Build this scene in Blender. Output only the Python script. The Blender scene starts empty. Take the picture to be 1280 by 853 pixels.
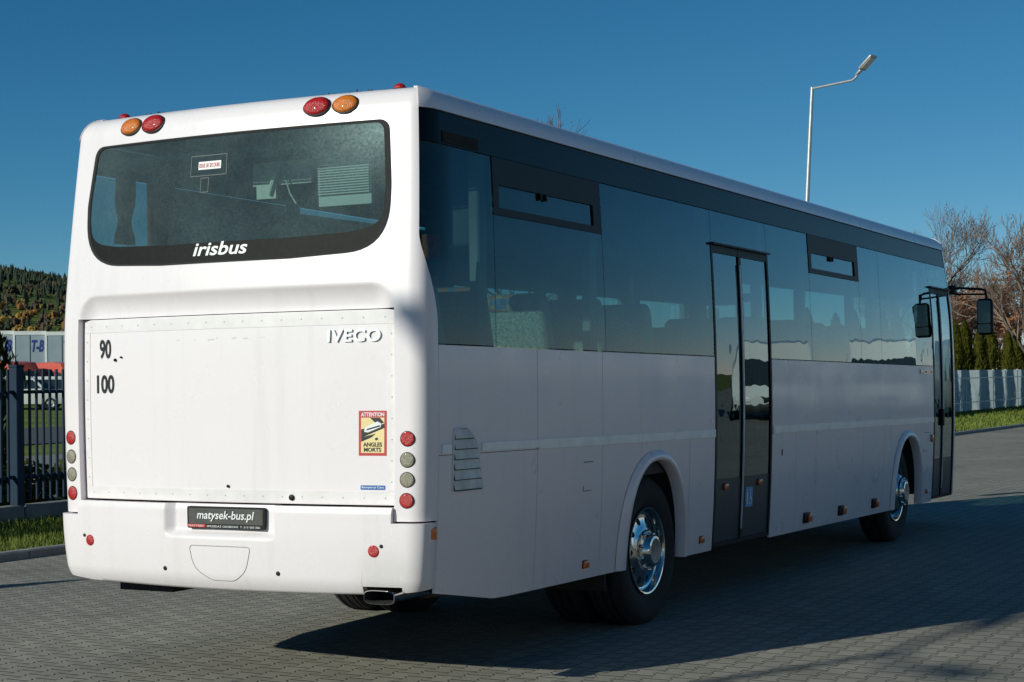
import bpy, bmesh, math, random
from math import sin, cos, pi, sqrt, radians, atan2, floor
from mathutils import Vector, Matrix
random.seed(7)
D = bpy.data
SC = bpy.context.scene
COL = SC.collection

# ------------------------------------------------------------------ camera, sky, sun, exposure
CAM = Vector((5.98289, -7.71754, 1.69482))
def cam_rot(yaw, pitch, roll):
    f = Vector((-sin(yaw)*cos(pitch), cos(yaw)*cos(pitch), sin(pitch)))
    r = Vector((cos(yaw), sin(yaw), 0)); u = r.cross(f)
    r2 = r*cos(roll) + u*sin(roll); u2 = -r*sin(roll) + u*cos(roll)
    return Matrix((r2, u2, -f)).transposed()
cd = D.cameras.new('camera'); cam = D.objects.new('camera', cd); COL.objects.link(cam)
cam.matrix_world = Matrix.Translation(CAM) @ cam_rot(0.491062, 0.0217532, -0.0153377).to_4x4()
cd.sensor_width = 36; cd.sensor_fit = 'HORIZONTAL'; cd.lens = 2153.084/1280*36
cd.clip_start = .1; cd.clip_end = 6000
SC.camera = cam

SUN_AZ = Vector((-.43, -.903, 0)).normalized()          # towards the sun, on the ground
ELEV = radians(23.0)
TO_SUN = Vector((SUN_AZ.x*cos(ELEV), SUN_AZ.y*cos(ELEV), sin(ELEV)))
wd = D.worlds.new('World'); SC.world = wd; wd.use_nodes = True
nt = wd.node_tree; nt.nodes.clear()
sky = nt.nodes.new('ShaderNodeTexSky'); sky.sky_type = 'NISHITA'; sky.sun_disc = False
sky.sun_elevation = ELEV; sky.sun_rotation = atan2(TO_SUN.x, TO_SUN.y)
sky.altitude = 200; sky.air_density = .7; sky.dust_density = 0; sky.ozone_density = 6.0
# deep, contrasty autumn sky (the photograph was taken through a polariser)
def grade(inp, out):
    sp = nt.nodes.new('ShaderNodeSeparateColor'); cb = nt.nodes.new('ShaderNodeCombineColor'); nt.links.new(inp, sp.inputs[0])
    for k, (g, m) in enumerate(((1.7, 1.40), (1.08, .775), (.97, .655))):
        a = nt.nodes.new('ShaderNodeMath'); a.operation = 'MULTIPLY'; a.inputs[1].default_value = .1
        p = nt.nodes.new('ShaderNodeMath'); p.operation = 'POWER'; p.inputs[1].default_value = g
        b = nt.nodes.new('ShaderNodeMath'); b.operation = 'MULTIPLY'; b.inputs[1].default_value = m*10
        nt.links.new(sp.outputs[k], a.inputs[0]); nt.links.new(a.outputs[0], p.inputs[0]); nt.links.new(p.outputs[0], b.inputs[0]); nt.links.new(b.outputs[0], cb.inputs[k])
    nt.links.new(cb.outputs[0], out)
bg = nt.nodes.new('ShaderNodeBackground'); bg.inputs['Strength'].default_value = .1
wo = nt.nodes.new('ShaderNodeOutputWorld')
grade(sky.outputs[0], bg.inputs['Color']); nt.links.new(bg.outputs[0], wo.inputs['Surface'])
sl = D.lights.new('sun', 'SUN'); so = D.objects.new('sun', sl); COL.objects.link(so)
sl.energy = 3.9; sl.angle = radians(.53); sl.color = (.965, 1, .87)
so.rotation_euler = TO_SUN.to_track_quat('Z', 'Y').to_euler()
SC.view_settings.view_transform = 'Standard'; SC.view_settings.look = 'None'
SC.view_settings.exposure = 0.0; SC.view_settings.gamma = 1
SC.cycles.use_denoising = True
SC.cycles.max_bounces = 10; SC.cycles.transparent_max_bounces = 24; SC.cycles.glossy_bounces = 5
SC.cycles.caustics_reflective = False; SC.cycles.caustics_refractive = False
SC.cycles.sample_clamp_indirect = 4

# ------------------------------------------------------------------ helpers
def tag(o, label=None, cat=None, group=None, kind=None):
    if label: o['label'] = label
    if cat: o['category'] = cat
    if group: o['group'] = group
    if kind: o['kind'] = kind
    return o
def empty(name, loc=(0,0,0), rz=0):
    o = D.objects.new(name, None); COL.objects.link(o); o.location = loc; o.rotation_euler = (0,0,rz)
    o.empty_display_size = .2
    return o
def copy_tree(o, parent=None):
    c = o.copy(); COL.objects.link(c); c.parent = parent
    for ch in o.children: copy_tree(ch, c)
    return c
class MB:
    def __init__(s): s.v = []; s.f = []; s.m = []
    def add(s, vs, fs, mi=0):
        b = len(s.v); s.v += [tuple(p) for p in vs]
        for f in fs: s.f.append([b+i for i in f]); s.m.append(mi)
    def box(s, lo, hi, mi=0, M=None):
        (a,b,c),(d,e,g) = lo, hi
        vs = [Vector(p) for p in ((a,b,c),(d,b,c),(d,e,c),(a,e,c),(a,b,g),(d,b,g),(d,e,g),(a,e,g))]
        if M: vs = [M @ p for p in vs]
        s.add(vs, ((0,3,2,1),(4,5,6,7),(0,1,5,4),(1,2,6,5),(2,3,7,6),(3,0,4,7)), mi)
    def bbox(s, lo, hi, r=.02, seg=2, mi=0, M=None):
        bm = bmesh.new(); bmesh.ops.create_cube(bm, size=1)
        for v in bm.verts: v.co = Vector([lo[i] + (v.co[i]+.5)*(hi[i]-lo[i]) for i in range(3)])
        bmesh.ops.bevel(bm, geom=bm.edges[:], offset=r, segments=seg, affect='EDGES', profile=.5)
        bm.verts.index_update()
        s.add([(M @ v.co) if M else v.co.copy() for v in bm.verts], [[v.index for v in f.verts] for f in bm.faces], mi); bm.free()
    def tube(s, path, rad, n=8, mi=0, cap=True):
        path = [Vector(p) for p in path]; N = len(path)
        rs = rad if hasattr(rad, '__len__') else [rad]*N
        b = len(s.v); prev = None
        for i, p in enumerate(path):
            t = (path[min(i+1,N-1)] - path[max(i-1,0)]).normalized()
            if prev is None:
                a = t.orthogonal().normalized()
            else:
                a = (prev - t*prev.dot(t))
                a = a.normalized() if a.length > 1e-6 else t.orthogonal().normalized()
            prev = a; c = t.cross(a)
            for k in range(n):
                q = p + (a*cos(2*pi*k/n) + c*sin(2*pi*k/n))*rs[i]; s.v.append(tuple(q))
        for i in range(N-1):
            for k in range(n):
                s.f.append([b+i*n+k, b+i*n+(k+1)%n, b+(i+1)*n+(k+1)%n, b+(i+1)*n+k]); s.m.append(mi)
        if cap:
            s.f.append([b+k for k in range(n)][::-1]); s.m.append(mi)
            s.f.append([b+(N-1)*n+k for k in range(n)]); s.m.append(mi)
    def lathe(s, prof, n=48, M=None, mi=0, close=False):
        # prof: (r, h) about local Z; M maps to place
        b = len(s.v)
        for r, h in prof:
            for k in range(n):
                p = Vector((r*cos(2*pi*k/n), r*sin(2*pi*k/n), h)); s.v.append(tuple((M @ p) if M else p))
        for i in range(len(prof)-1):
            for k in range(n):
                s.f.append([b+i*n+k, b+i*n+(k+1)%n, b+(i+1)*n+(k+1)%n, b+(i+1)*n+k]); s.m.append(mi)
        if prof[0][0] > 1e-4 and close: s.f.append([b+k for k in range(n)][::-1]); s.m.append(mi)
        if close: s.f.append([b+(len(prof)-1)*n+k for k in range(n)]); s.m.append(mi)
    def build(s, name, mats, parent=None, smooth=False, sharp=None, loc=None):
        me = D.meshes.new(name); me.from_pydata(s.v, [], s.f)
        if not isinstance(mats, (list, tuple)): mats = [mats]
        for m in mats: me.materials.append(m)
        me.polygons.foreach_set('material_index', s.m)
        if smooth: me.polygons.foreach_set('use_smooth', [True]*len(s.f))
        me.update()
        if smooth and sharp: me.set_sharp_from_angle(angle=radians(sharp))
        o = D.objects.new(name, me); COL.objects.link(o)
        if parent: o.parent = parent
        if loc: o.location = loc
        return o

def newmat(name):
    m = D.materials.new(name); m.use_nodes = True
    n = m.node_tree; n.nodes.clear()
    return m, n, n.nodes.new('ShaderNodeOutputMaterial')
def setin(node, **kw):
    for k, v in kw.items():
        node.inputs[k.replace('_', ' ')].default_value = v
def noise_tex(n, scale, detail=4, rough=.6, vec=None):
    t = n.nodes.new('ShaderNodeTexNoise'); setin(t, Scale=scale, Detail=detail, Roughness=rough)
    if vec is None:
        tc = n.nodes.new('ShaderNodeTexCoord'); vec = tc.outputs['Object']
    n.links.new(vec, t.inputs['Vector']); return t
def ramp(n, fac, stops):
    r = n.nodes.new('ShaderNodeValToRGB'); els = r.color_ramp.elements
    while len(els) < len(stops): els.new(.5)
    for e, (p, c) in zip(els, stops): e.position = p; e.color = (*c, 1) if len(c) == 3 else c
    n.links.new(fac, r.inputs[0]); return r
def mat(name, col, rough=.5, metal=0, var=.12, scale=6, bump=0, bscale=40, spec=.5, coat=0, col2=None):
    m, n, out = newmat(name); p = n.nodes.new('ShaderNodeBsdfPrincipled')
    setin(p, Roughness=rough, Metallic=metal); p.inputs['Specular IOR Level'].default_value = spec
    if coat: p.inputs['Coat Weight'].default_value = coat; p.inputs['Coat Roughness'].default_value = .06
    c2 = col2 or tuple(c*(1-var) for c in col)
    if var or col2:
        t = noise_tex(n, scale); r = ramp(n, t.outputs['Fac'], [(.35, c2), (.65, col)])
        n.links.new(r.outputs[0], p.inputs['Base Color'])
    else: p.inputs['Base Color'].default_value = (*col, 1)
    if bump:
        b = noise_tex(n, bscale, 5); bn = n.nodes.new('ShaderNodeBump'); setin(bn, Strength=bump, Distance=.02)
        n.links.new(b.outputs['Fac'], bn.inputs['Height']); n.links.new(bn.outputs[0], p.inputs['Normal'])
    n.links.new(p.outputs[0], out.inputs[0]); return m
def math_(n, op, a, b=None, clamp=False):
    t = n.nodes.new('ShaderNodeMath'); t.operation = op; t.use_clamp = clamp
    for i, x in enumerate((a, b)):
        if x is None: continue
        if isinstance(x, (int, float)): t.inputs[i].default_value = x
        else: n.links.new(x, t.inputs[i])
    return t.outputs[0]
def glass_mat(name, tint, gain=1.0, base=.05, dust=None):
    m, n, out = newmat(name)
    tr = n.nodes.new('ShaderNodeBsdfTransparent'); tr.inputs[0].default_value = (*tint, 1)
    gl = n.nodes.new('ShaderNodeBsdfGlossy'); gl.inputs['Roughness'].default_value = .0; gl.inputs[0].default_value = (.78,.94,1,1)
    lw = n.nodes.new('ShaderNodeLayerWeight'); lw.inputs[0].default_value = .5
    p5 = math_(n, 'POWER', lw.outputs['Facing'], 5.0)
    fr = math_(n, 'ADD', math_(n, 'MULTIPLY', p5, (1-base)*gain), base, True)
    # very slight waviness of real panes
    nz = noise_tex(n, 1.6, 2); bn = n.nodes.new('ShaderNodeBump'); setin(bn, Strength=.13, Distance=.02)
    n.links.new(nz.outputs['Fac'], bn.inputs['Height']); n.links.new(bn.outputs[0], gl.inputs['Normal'])
    mx = n.nodes.new('ShaderNodeMixShader'); n.links.new(fr, mx.inputs[0]); n.links.new(tr.outputs[0], mx.inputs[1]); n.links.new(gl.outputs[0], mx.inputs[2])
    last = mx
    if dust:
        amt, col, corner = dust
        df = n.nodes.new('ShaderNodeBsdfDiffuse'); df.inputs[0].default_value = (*col, 1)
        tc = n.nodes.new('ShaderNodeTexCoord')
        a = noise_tex(n, 2.2, 4, .6, tc.outputs['Object']); b = noise_tex(n, 60, 3, .7, tc.outputs['Object'])
        f = math_(n, 'MULTIPLY', ramp(n, a.outputs['Fac'], [(.3, (.4,.4,.4)), (.75, (1,1,1))]).outputs[0], ramp(n, b.outputs['Fac'], [(.3, (.62,.62,.62)), (.7, (1.0,1.0,1.0))]).outputs[0])
        f = math_(n, 'MULTIPLY', f, amt)
        if corner:   # dust lies thicker towards one corner of the pane
            sx = n.nodes.new('ShaderNodeSeparateXYZ'); n.links.new(tc.outputs['Object'], sx.inputs[0])
            cx, cz, cr, ca = corner
            dx = math_(n, 'SUBTRACT', sx.outputs[0], cx); dz = math_(n, 'SUBTRACT', sx.outputs[2], cz)
            d = math_(n, 'SQRT', math_(n, 'ADD', math_(n, 'MULTIPLY', dx, dx), math_(n, 'MULTIPLY', math_(n, 'MULTIPLY', dz, dz), 3.0)))
            g = math_(n, 'SUBTRACT', 1.0, math_(n, 'DIVIDE', d, cr), True)
            g = math_(n, 'MULTIPLY', math_(n, 'MULTIPLY', g, g), ca)
            g = math_(n, 'MULTIPLY', g, ramp(n, b.outputs['Fac'], [(.3, (.5,.5,.5)), (.7, (1.2,1.2,1.2))]).outputs[0])
            f = math_(n, 'ADD', f, g, True)
        m2 = n.nodes.new('ShaderNodeMixShader'); n.links.new(f, m2.inputs[0]); n.links.new(last.outputs[0], m2.inputs[1]); n.links.new(df.outputs[0], m2.inputs[2]); last = m2
    n.links.new(last.outputs[0], out.inputs[0]); return m
def paint_mat(name, col, rough=.28, dirt=.06):
    m, n, out = newmat(name); p = n.nodes.new('ShaderNodeBsdfPrincipled')
    setin(p, Roughness=rough); p.inputs['Coat Weight'].default_value = .25; p.inputs['Coat Roughness'].default_value = .08
    tc = n.nodes.new('ShaderNodeTexCoord'); sx = n.nodes.new('ShaderNodeSeparateXYZ'); n.links.new(tc.outputs['Object'], sx.inputs[0])
    t = noise_tex(n, 2.5, 6, .65, tc.outputs['Object']); t2 = noise_tex(n, 38, 4, .7, tc.outputs['Object'])
    # road film, denser towards the skirt
    low = math_(n, 'SUBTRACT', 1.0, math_(n, 'DIVIDE', math_(n, 'SUBTRACT', sx.outputs[2], .35), .75), True)
    f = math_(n, 'MULTIPLY', math_(n, 'ADD', math_(n, 'MULTIPLY', low, .45), .25), t.outputs['Fac'], True)
    f = math_(n, 'MULTIPLY', f, math_(n, 'ADD', t2.outputs['Fac'], .35), True)
    f = math_(n, 'MULTIPLY', f, dirt*10, True)
    mp = n.nodes.new('ShaderNodeMapping'); mp.inputs['Scale'].default_value = (9, 9, .55); n.links.new(tc.outputs['Object'], mp.inputs[0])
    st = noise_tex(n, 1.0, 5, .65, mp.outputs[0]); f = math_(n, 'ADD', f, ramp(n, st.outputs['Fac'], [(.54, (0,0,0)), (.78, (.16,.16,.16))]).outputs[0], True)
    # soot round the exhaust tip
    dx = math_(n, 'SUBTRACT', sx.outputs[0], 1.06); dy = math_(n, 'SUBTRACT', sx.outputs[1], .0); dz = math_(n, 'SUBTRACT', sx.outputs[2], .57)
    dd = math_(n, 'SQRT', math_(n, 'ADD', math_(n, 'ADD', math_(n, 'MULTIPLY', dx, dx), math_(n, 'MULTIPLY', dy, dy)), math_(n, 'MULTIPLY', dz, dz)))
    so_ = math_(n, 'MULTIPLY', math_(n, 'SUBTRACT', 1.0, math_(n, 'DIVIDE', dd, .26), True), math_(n, 'MULTIPLY', t.outputs['Fac'], .9)); f = math_(n, 'ADD', f, so_, True)
    mx = n.nodes.new('ShaderNodeMix'); mx.data_type = 'RGBA'
    n.links.new(f, mx.inputs[0]); mx.inputs[6].default_value = (*col, 1); mx.inputs[7].default_value = (.46, .44, .40, 1)
    n.links.new(mx.outputs[2], p.inputs['Base Color'])
    n.links.new(ramp(n, t.outputs['Fac'], [(.3, (rough*.8,)*3), (.7, (rough*1.5,)*3)]).outputs[0], p.inputs['Roughness'])
    b = noise_tex(n, 1.1, 2, .5, tc.outputs['Object']); bn = n.nodes.new('ShaderNodeBump'); setin(bn, Strength=.12, Distance=.03)
    n.links.new(b.outputs['Fac'], bn.inputs['Height']); n.links.new(bn.outputs[0], p.inputs['Normal'])
    n.links.new(p.outputs[0], out.inputs[0]); return m

M = {}
M['white'] = paint_mat('white_paint', (.85,.77,.80))
M['strip'] = mat('white_trim', (.80,.74,.75), .45, 0, .10, 9)
M['rail'] = mat('brushed_rail', (.86,.89,.93), .3, .25, .14, 7)
M['black'] = mat('black_plastic', (.012,.013,.014), .5, 0, .2, 8, 0, 40, .22)
M['rubber'] = mat('black_rubber', (.014,.014,.015), .8, 0, .3, 14, .2, 60)
M['band'] = mat('black_gloss_band', (.006,.008,.010), .25, 0, .1, 4, 0, 40, .12)
M['dark'] = mat('dark_underbody', (.02,.02,.021), .85, 0, .4, 6, .3, 25)
M['grille'] = mat('weathered_grille', (.74,.73,.69), .55, 0, .25, 9)
M['greydoor'] = mat('slate_grey_panel', (.030,.036,.047), .38, 0, .15, 7)
M['chrome'] = mat('chrome', (.80,.79,.77), .09, 1, .35, 9)
M['satin'] = mat('satin_chrome_badge', (.84,.85,.86), .3, .45, .05, 5)
M['steel'] = mat('dull_steel', (.34,.34,.34), .38, .9, .3, 20)
M['red'] = mat('red_lens', (.50,.012,.014), .26, 0, .35, 90, .35, 150, .5, .15)
M['amber'] = mat('amber_lens', (.74,.19,.012), .26, 0, .35, 90, .35, 150, .5, .15)
M['amberdim'] = mat('orange_marker_lens', (.80,.17,.025), .18, 0, .15, 50, .12, 160, .6, .5)
M['smoke'] = mat('smoky_lens', (.30,.27,.20), .28, 0, .35, 90, .35, 150, .5, .15)
M['rivet'] = mat('dull_rivets', (.50,.50,.50), .5, .2, .2, 20)
M['scuff'] = mat('grey_scuff', (.62,.62,.61), .6, 0, .1)
M['outline'] = mat('faded_outline', (.12,.14,.14), .6, 0, .2, 20)
M['text_white'] = mat('white_lettering', (.82,.82,.82), .45, 0, .04)
M['text_black'] = mat('black_lettering', (.012,.012,.013), .45, 0, .1)
M['sticker_red'] = mat('sticker_red', (.55,.04,.05), .4, 0, .08)
M['sticker_yellow'] = mat('sticker_yellow', (.86,.68,.34), .4, 0, .08)
M['signblue'] = mat('sign_blue', (.09,.36,.72), .4, 0, .08)
M['blue'] = mat('sticker_blue', (.03,.13,.42), .4, 0, .08)
M['plate'] = mat('dark_grey_plate', (.085,.082,.075), .4, 0, .25, 30)
M['glass'] = glass_mat('tinted_glass', (.31,.48,.48), 1.6, .035)
M['doorglass'] = glass_mat('door_glass', (.24,.34,.34), 1.9, .05)
M['rearglass'] = glass_mat('dusty_rear_glass', (.50,.64,.62), .8, .04, (.19, (.38,.52,.52), (.98, 3.05, .75, .5)))
M['ceramic'] = mat('black_glass_border', (.010,.011,.011), .55, 0, .4, 40, .05, 200, .12)
M['interior'] = mat('grey_interior', (.16,.17,.18), .7, 0, .2, 5)
M['interior_dark'] = mat('dark_interior', (.055,.06,.065), .8, 0, .2, 5)
M['interior_pale'] = mat('pale_interior', (.55,.58,.58), .6, 0, .1, 5)
m, n, out = newmat('orange_curtain'); df_ = n.nodes.new('ShaderNodeBsdfDiffuse'); tr_ = n.nodes.new('ShaderNodeBsdfTranslucent'); mx_ = n.nodes.new('ShaderNodeMixShader'); mx_.inputs[0].default_value = .75
r_ = ramp(n, noise_tex(n, 18).outputs['Fac'], [(.35, (.60,.20,.05)), (.65, (.85,.34,.10))])
for q in (df_, tr_): n.links.new(r_.outputs[0], q.inputs[0])
n.links.new(df_.outputs[0], mx_.inputs[1]); n.links.new(tr_.outputs[0], mx_.inputs[2]); n.links.new(mx_.outputs[0], out.inputs[0]); M['curtain'] = m
M['clear'] = mat('frosted_lens', (.78,.78,.74), .2, 0, .05)

def seat_fabric():
    m, n, out = newmat('speckled_seat_fabric'); p = n.nodes.new('ShaderNodeBsdfPrincipled'); setin(p, Roughness=.9)
    t = noise_tex(n, 70, 3, .8); r = ramp(n, t.outputs['Fac'], [(.35, (.09,.11,.11)), (.5, (.26,.29,.26)), (.68, (.42,.44,.38))])
    n.links.new(r.outputs[0], p.inputs['Base Color']); n.links.new(p.outputs[0], out.inputs[0]); return m
def cover_fabric():
    m, n, out = newmat('patterned_headrest_fabric'); p = n.nodes.new('ShaderNodeBsdfPrincipled'); setin(p, Roughness=.9)
    tc = n.nodes.new('ShaderNodeTexCoord'); mp = n.nodes.new('ShaderNodeMapping'); mp.inputs['Scale'].default_value = (26, 26, 26)
    n.links.new(tc.outputs['Object'], mp.inputs[0])
    v = n.nodes.new('ShaderNodeVectorMath'); v.operation = 'FLOOR'; n.links.new(mp.outputs[0], v.inputs[0])
    w = n.nodes.new('ShaderNodeTexWhiteNoise'); n.links.new(v.outputs[0], w.inputs[0])
    r = ramp(n, w.outputs['Value'], [(0, (.26,.10,.04)), (.28, (.05,.12,.25)), (.5, (.30,.22,.10)), (.72, (.20,.05,.04)), (.88, (.05,.06,.10))]); r.color_ramp.interpolation = 'CONSTANT'
    n.links.new(r.outputs[0], p.inputs['Base Color']); n.links.new(p.outputs[0], out.inputs[0]); return m
M['seat'] = seat_fabric(); M['cover'] = cover_fabric()

# ------------------------------------------------------------------ ground
def pavers():
    m, n, out = newmat('double_t_concrete_pavers'); p = n.nodes.new('ShaderNodeBsdfPrincipled'); setin(p, Roughness=.82)
    tc = n.nodes.new('ShaderNodeTexCoord'); sx = n.nodes.new('ShaderNodeSeparateXYZ'); n.links.new(tc.outputs['Object'], sx.inputs[0])
    X, Y = sx.outputs[0], sx.outputs[1]
    CW, PT, A = .1405, .183, .0135
    # each paver is an I: wide ends, narrow waist; neighbouring columns are shifted half a pitch and interlock
    fy = math_(n, 'FRACT', math_(n, 'ADD', math_(n, 'DIVIDE', Y, PT), 1000.0))
    tri = math_(n, 'SUBTRACT', math_(n, 'MULTIPLY', math_(n, 'ABSOLUTE', math_(n, 'SUBTRACT', fy, .5)), 4.0), 1.0)   # +1 at 0, -1 at .5
    sl_ = math_(n, 'MULTIPLY', tri, 3.6)
    B = math_(n, 'MULTIPLY', math_(n, 'MINIMUM', math_(n, 'MAXIMUM', sl_, -1.0), 1.0), A)
    xs = math_(n, 'ADD', math_(n, 'DIVIDE', X, CW), 1000.0)
    j = math_(n, 'FLOOR', xs)
    odd = math_(n, 'MODULO', j, 2.0)
    sg = math_(n, 'SUBTRACT', 1.0, math_(n, 'MULTIPLY', odd, 2.0))
    xc = math_(n, 'SUBTRACT', math_(n, 'MULTIPLY', math_(n, 'SUBTRACT', math_(n, 'FRACT', xs), .5), CW), math_(n, 'MULTIPLY', B, sg))
    right = math_(n, 'GREATER_THAN', xc, 0.0)
    ci = math_(n, 'ADD', j, right)
    dside = math_(n, 'ABSOLUTE', xc)
    ye = math_(n, 'ADD', math_(n, 'ADD', math_(n, 'DIVIDE', Y, PT), 1000.0), math_(n, 'MULTIPLY', math_(n, 'MODULO', ci, 2.0), .5))
    dend = math_(n, 'MULTIPLY', math_(n, 'SUBTRACT', .5, math_(n, 'ABSOLUTE', math_(n, 'SUBTRACT', math_(n, 'FRACT', ye), .5))), PT)
    row = math_(n, 'FLOOR', ye)
    onslope = math_(n, 'LESS_THAN', math_(n, 'ABSOLUTE', sl_), 1.15)
    dj = math_(n, 'MINIMUM', math_(n, 'ADD', dside, math_(n, 'MULTIPLY', math_(n, 'SUBTRACT', 1.0, onslope), .0042)), math_(n, 'SUBTRACT', dend, .0015))  # joints across the sun drawn wider, their shade put into the colour
    cb = n.nodes.new('ShaderNodeCombineXYZ'); n.links.new(ci, cb.inputs[0]); n.links.new(row, cb.inputs[1])
    wn = n.nodes.new('ShaderNodeTexWhiteNoise'); n.links.new(cb.outputs[0], wn.inputs[0])
    big = noise_tex(n, .35, 5, .6, tc.outputs['Object']); mid = noise_tex(n, 2.3, 6, .7, tc.outputs['Object']); fine = noise_tex(n, 160, 3, .7, tc.outputs['Object'])
    base = ramp(n, big.outputs['Fac'], [(.3, (.252,.230,.192)), (.7, (.325,.298,.250))])
    k = math_(n, 'ADD', math_(n, 'MULTIPLY', wn.outputs['Value'], .20), .72)
    k = math_(n, 'ADD', k, math_(n, 'MULTIPLY', mid.outputs['Fac'], .26))
    k = math_(n, 'ADD', k, math_(n, 'MULTIPLY', math_(n, 'SUBTRACT', fine.outputs['Fac'], .5), .35))
    stain = noise_tex(n, .8, 7, .75, tc.outputs['Object'])
    st = ramp(n, stain.outputs['Fac'], [(.56, (1,1,1)), (.72, (.66,.65,.64))])
    vm = n.nodes.new('ShaderNodeVectorMath'); vm.operation = 'SCALE'; n.links.new(base.outputs[0], vm.inputs[0]); n.links.new(k, vm.inputs['Scale'])
    v2 = n.nodes.new('ShaderNodeVectorMath'); v2.operation = 'MULTIPLY'; n.links.new(vm.outputs[0], v2.inputs[0]); n.links.new(st.outputs[0], v2.inputs[1])
    oil = noise_tex(n, 1.15, 3, .5, tc.outputs['Object'])
    v3 = n.nodes.new('ShaderNodeVectorMath'); v3.operation = 'MULTIPLY'; n.links.new(v2.outputs[0], v3.inputs[0]); n.links.new(ramp(n, oil.outputs['Fac'], [(.70, (1,1,1)), (.78, (.55,.54,.52))]).outputs[0], v3.inputs[1]); v2 = v3
    jn = math_(n, 'LESS_THAN', dj, .0055)
    moss = noise_tex(n, 5, 4, .7, tc.outputs['Object'])
    jc = ramp(n, moss.outputs['Fac'], [(.35, (.020,.018,.013)), (.55, (.050,.046,.026)), (.8, (.085,.075,.035))])
    mx = n.nodes.new('ShaderNodeMix'); mx.data_type = 'RGBA'
    n.links.new(jn, mx.inputs[0]); n.links.new(v2.outputs[0], mx.inputs[6]); n.links.new(jc.outputs[0], mx.inputs[7])
    n.links.new(mx.outputs[2], p.inputs['Base Color'])
    hgt = math_(n, 'MINIMUM', math_(n, 'DIVIDE', dj, .011), 1.0)
    hgt = math_(n, 'ADD', hgt, math_(n, 'MULTIPLY', fine.outputs['Fac'], .10))
    hgt = math_(n, 'ADD', hgt, math_(n, 'MULTIPLY', wn.outputs['Value'], .12))
    bn = n.nodes.new('ShaderNodeBump'); setin(bn, Strength=.9, Distance=.006); n.links.new(hgt, bn.inputs['Height']); n.links.new(bn.outputs[0], p.inputs['Normal'])
    n.links.new(p.outputs[0], out.inputs[0]); return m
M['pavers'] = pavers()
M['grass'] = mat('lawn_grass', (.15,.175,.035), .95, 0, .5, 1.3, .8, 22, .1, 0, (.085,.11,.022))
M['field'] = mat('meadow', (.17,.20,.045), .95, 0, .5, .25, .5, 6, .1, 0, (.10,.13,.03))
M['kerb'] = mat('concrete_kerb', (.30,.295,.28), .85, 0, .25, 5, .3, 60)
M['asphalt'] = mat('asphalt', (.075,.075,.076), .9, 0, .2, 2, .3, 80)
M['gravel'] = mat('pale_paving', (.22,.21,.19), .9, 0, .2, 3, .3, 40)

def terr(x, y):
    t = min(max((-x-46)/62, 0), 1); z = 1.75*t*t*(3-2*t)
    # wooded hill to the left and behind
    a = math.exp(-(((x+560)/230)**2 + ((y-380)/330)**2)); b = math.exp(-(((x+800)/260)**2 + ((y-820)/420)**2))
    return z + max(0, 50*a + 34*b - 1.0)*min(1, max(0, (-x-150)/150))
def ground_sheet():
    mb = MB()
    xs = sorted(set([-1800,-1500,-1300] + list(range(-1200,-140,25)) + list(range(-140,-40,6)) + [-40,-30,-20,-9,0,30,100,300,800,1800]))
    ys = sorted(set([-1800,-900,-400] + list(range(-200,1500,25)) + [1800,2500]))
    nx = len(xs)
    for y in ys:
        for x in xs: mb.v.append((x, y, terr(x, y) - .03))
    for i in range(len(ys)-1):
        for k in range(nx-1):
            a = i*nx+k; mb.f.append([a, a+1, a+nx+1, a+nx]); mb.m.append(0)
    return tag(mb.build('ground', M['field'], smooth=True), kind='structure')
ground_sheet()
def kerb_x(y): return -6.25 + (y-4.6)*.030 if y < 60 else -6.25 + 55.4*.030
def sheet(name, pts, z, m, kind='structure'):
    mb = MB(); mb.add([(x, y, z) for x, y in pts], [list(range(len(pts)))]); return tag(mb.build(name, m), kind=kind)
sheet('pavement', [(kerb_x(-60),-60), (70,-60), (70,130), (kerb_x(130),130)], 0, M['pavers'])
mb = MB()
for i in range(-60, 130, 1):
    x0, x1 = kerb_x(i+.006), kerb_x(i+.994)
    mb.add([(x0-.12,i+.006,-.05),(x0,i+.006,-.05),(x0,i+.006,.07),(x0-.02,i+.006,.085),(x0-.12,i+.006,.085),(x1-.12,i+.994,-.05),(x1,i+.994,-.05),(x1,i+.994,.07),(x1-.02,i+.994,.085),(x1-.12,i+.994,.085)],
           [(1,6,7,2),(2,7,8,3),(3,8,9,4),(4,9,5,0),(0,1,2,3,4),(9,8,7,6,5)])
tag(mb.build('kerb', M['kerb']), kind='structure')
sheet('verge', [(-9.4,-60), (kerb_x(-60)-.12,-60), (kerb_x(60)-.12,60), (kerb_x(130)-.12,130), (-11.9,130)], .045, M['grass'])
sheet('side_path', [(-24,-80), (-9.5,-80), (-9.5,36), (-11.9,40), (-11.9,130), (-24,130)], .0, M['gravel'])
sheet('road', [(-44,-200), (-30,-200), (-30,400), (-44,400)], .004, M['asphalt'])
M['blade'] = mat('grass_blades', (.175,.205,.038), .8, 0, .5, .8, 0, 1, .2, 0, (.09,.125,.022))
mb = MB(); rg = random.Random(3)
for i in range(26000):
    y = rg.uniform(2.5, 13.5); x = rg.uniform(-9.2, kerb_x(y)-.14)
    h = rg.uniform(.025, .085); a = rg.uniform(0, 2*pi); w = .007; lx, ly = rg.uniform(-.04,.04), rg.uniform(-.04,.04)
    mb.add([(x-w*cos(a), y-w*sin(a), .04), (x+w*cos(a), y+w*sin(a), .04), (x+lx, y+ly, .045+h)], [(0,1,2)])
tag(mb.build('grass', M['blade']), 'short green grass tufts on the verge between kerb and steel fence', 'grass', kind='stuff')
mb = MB()
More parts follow.
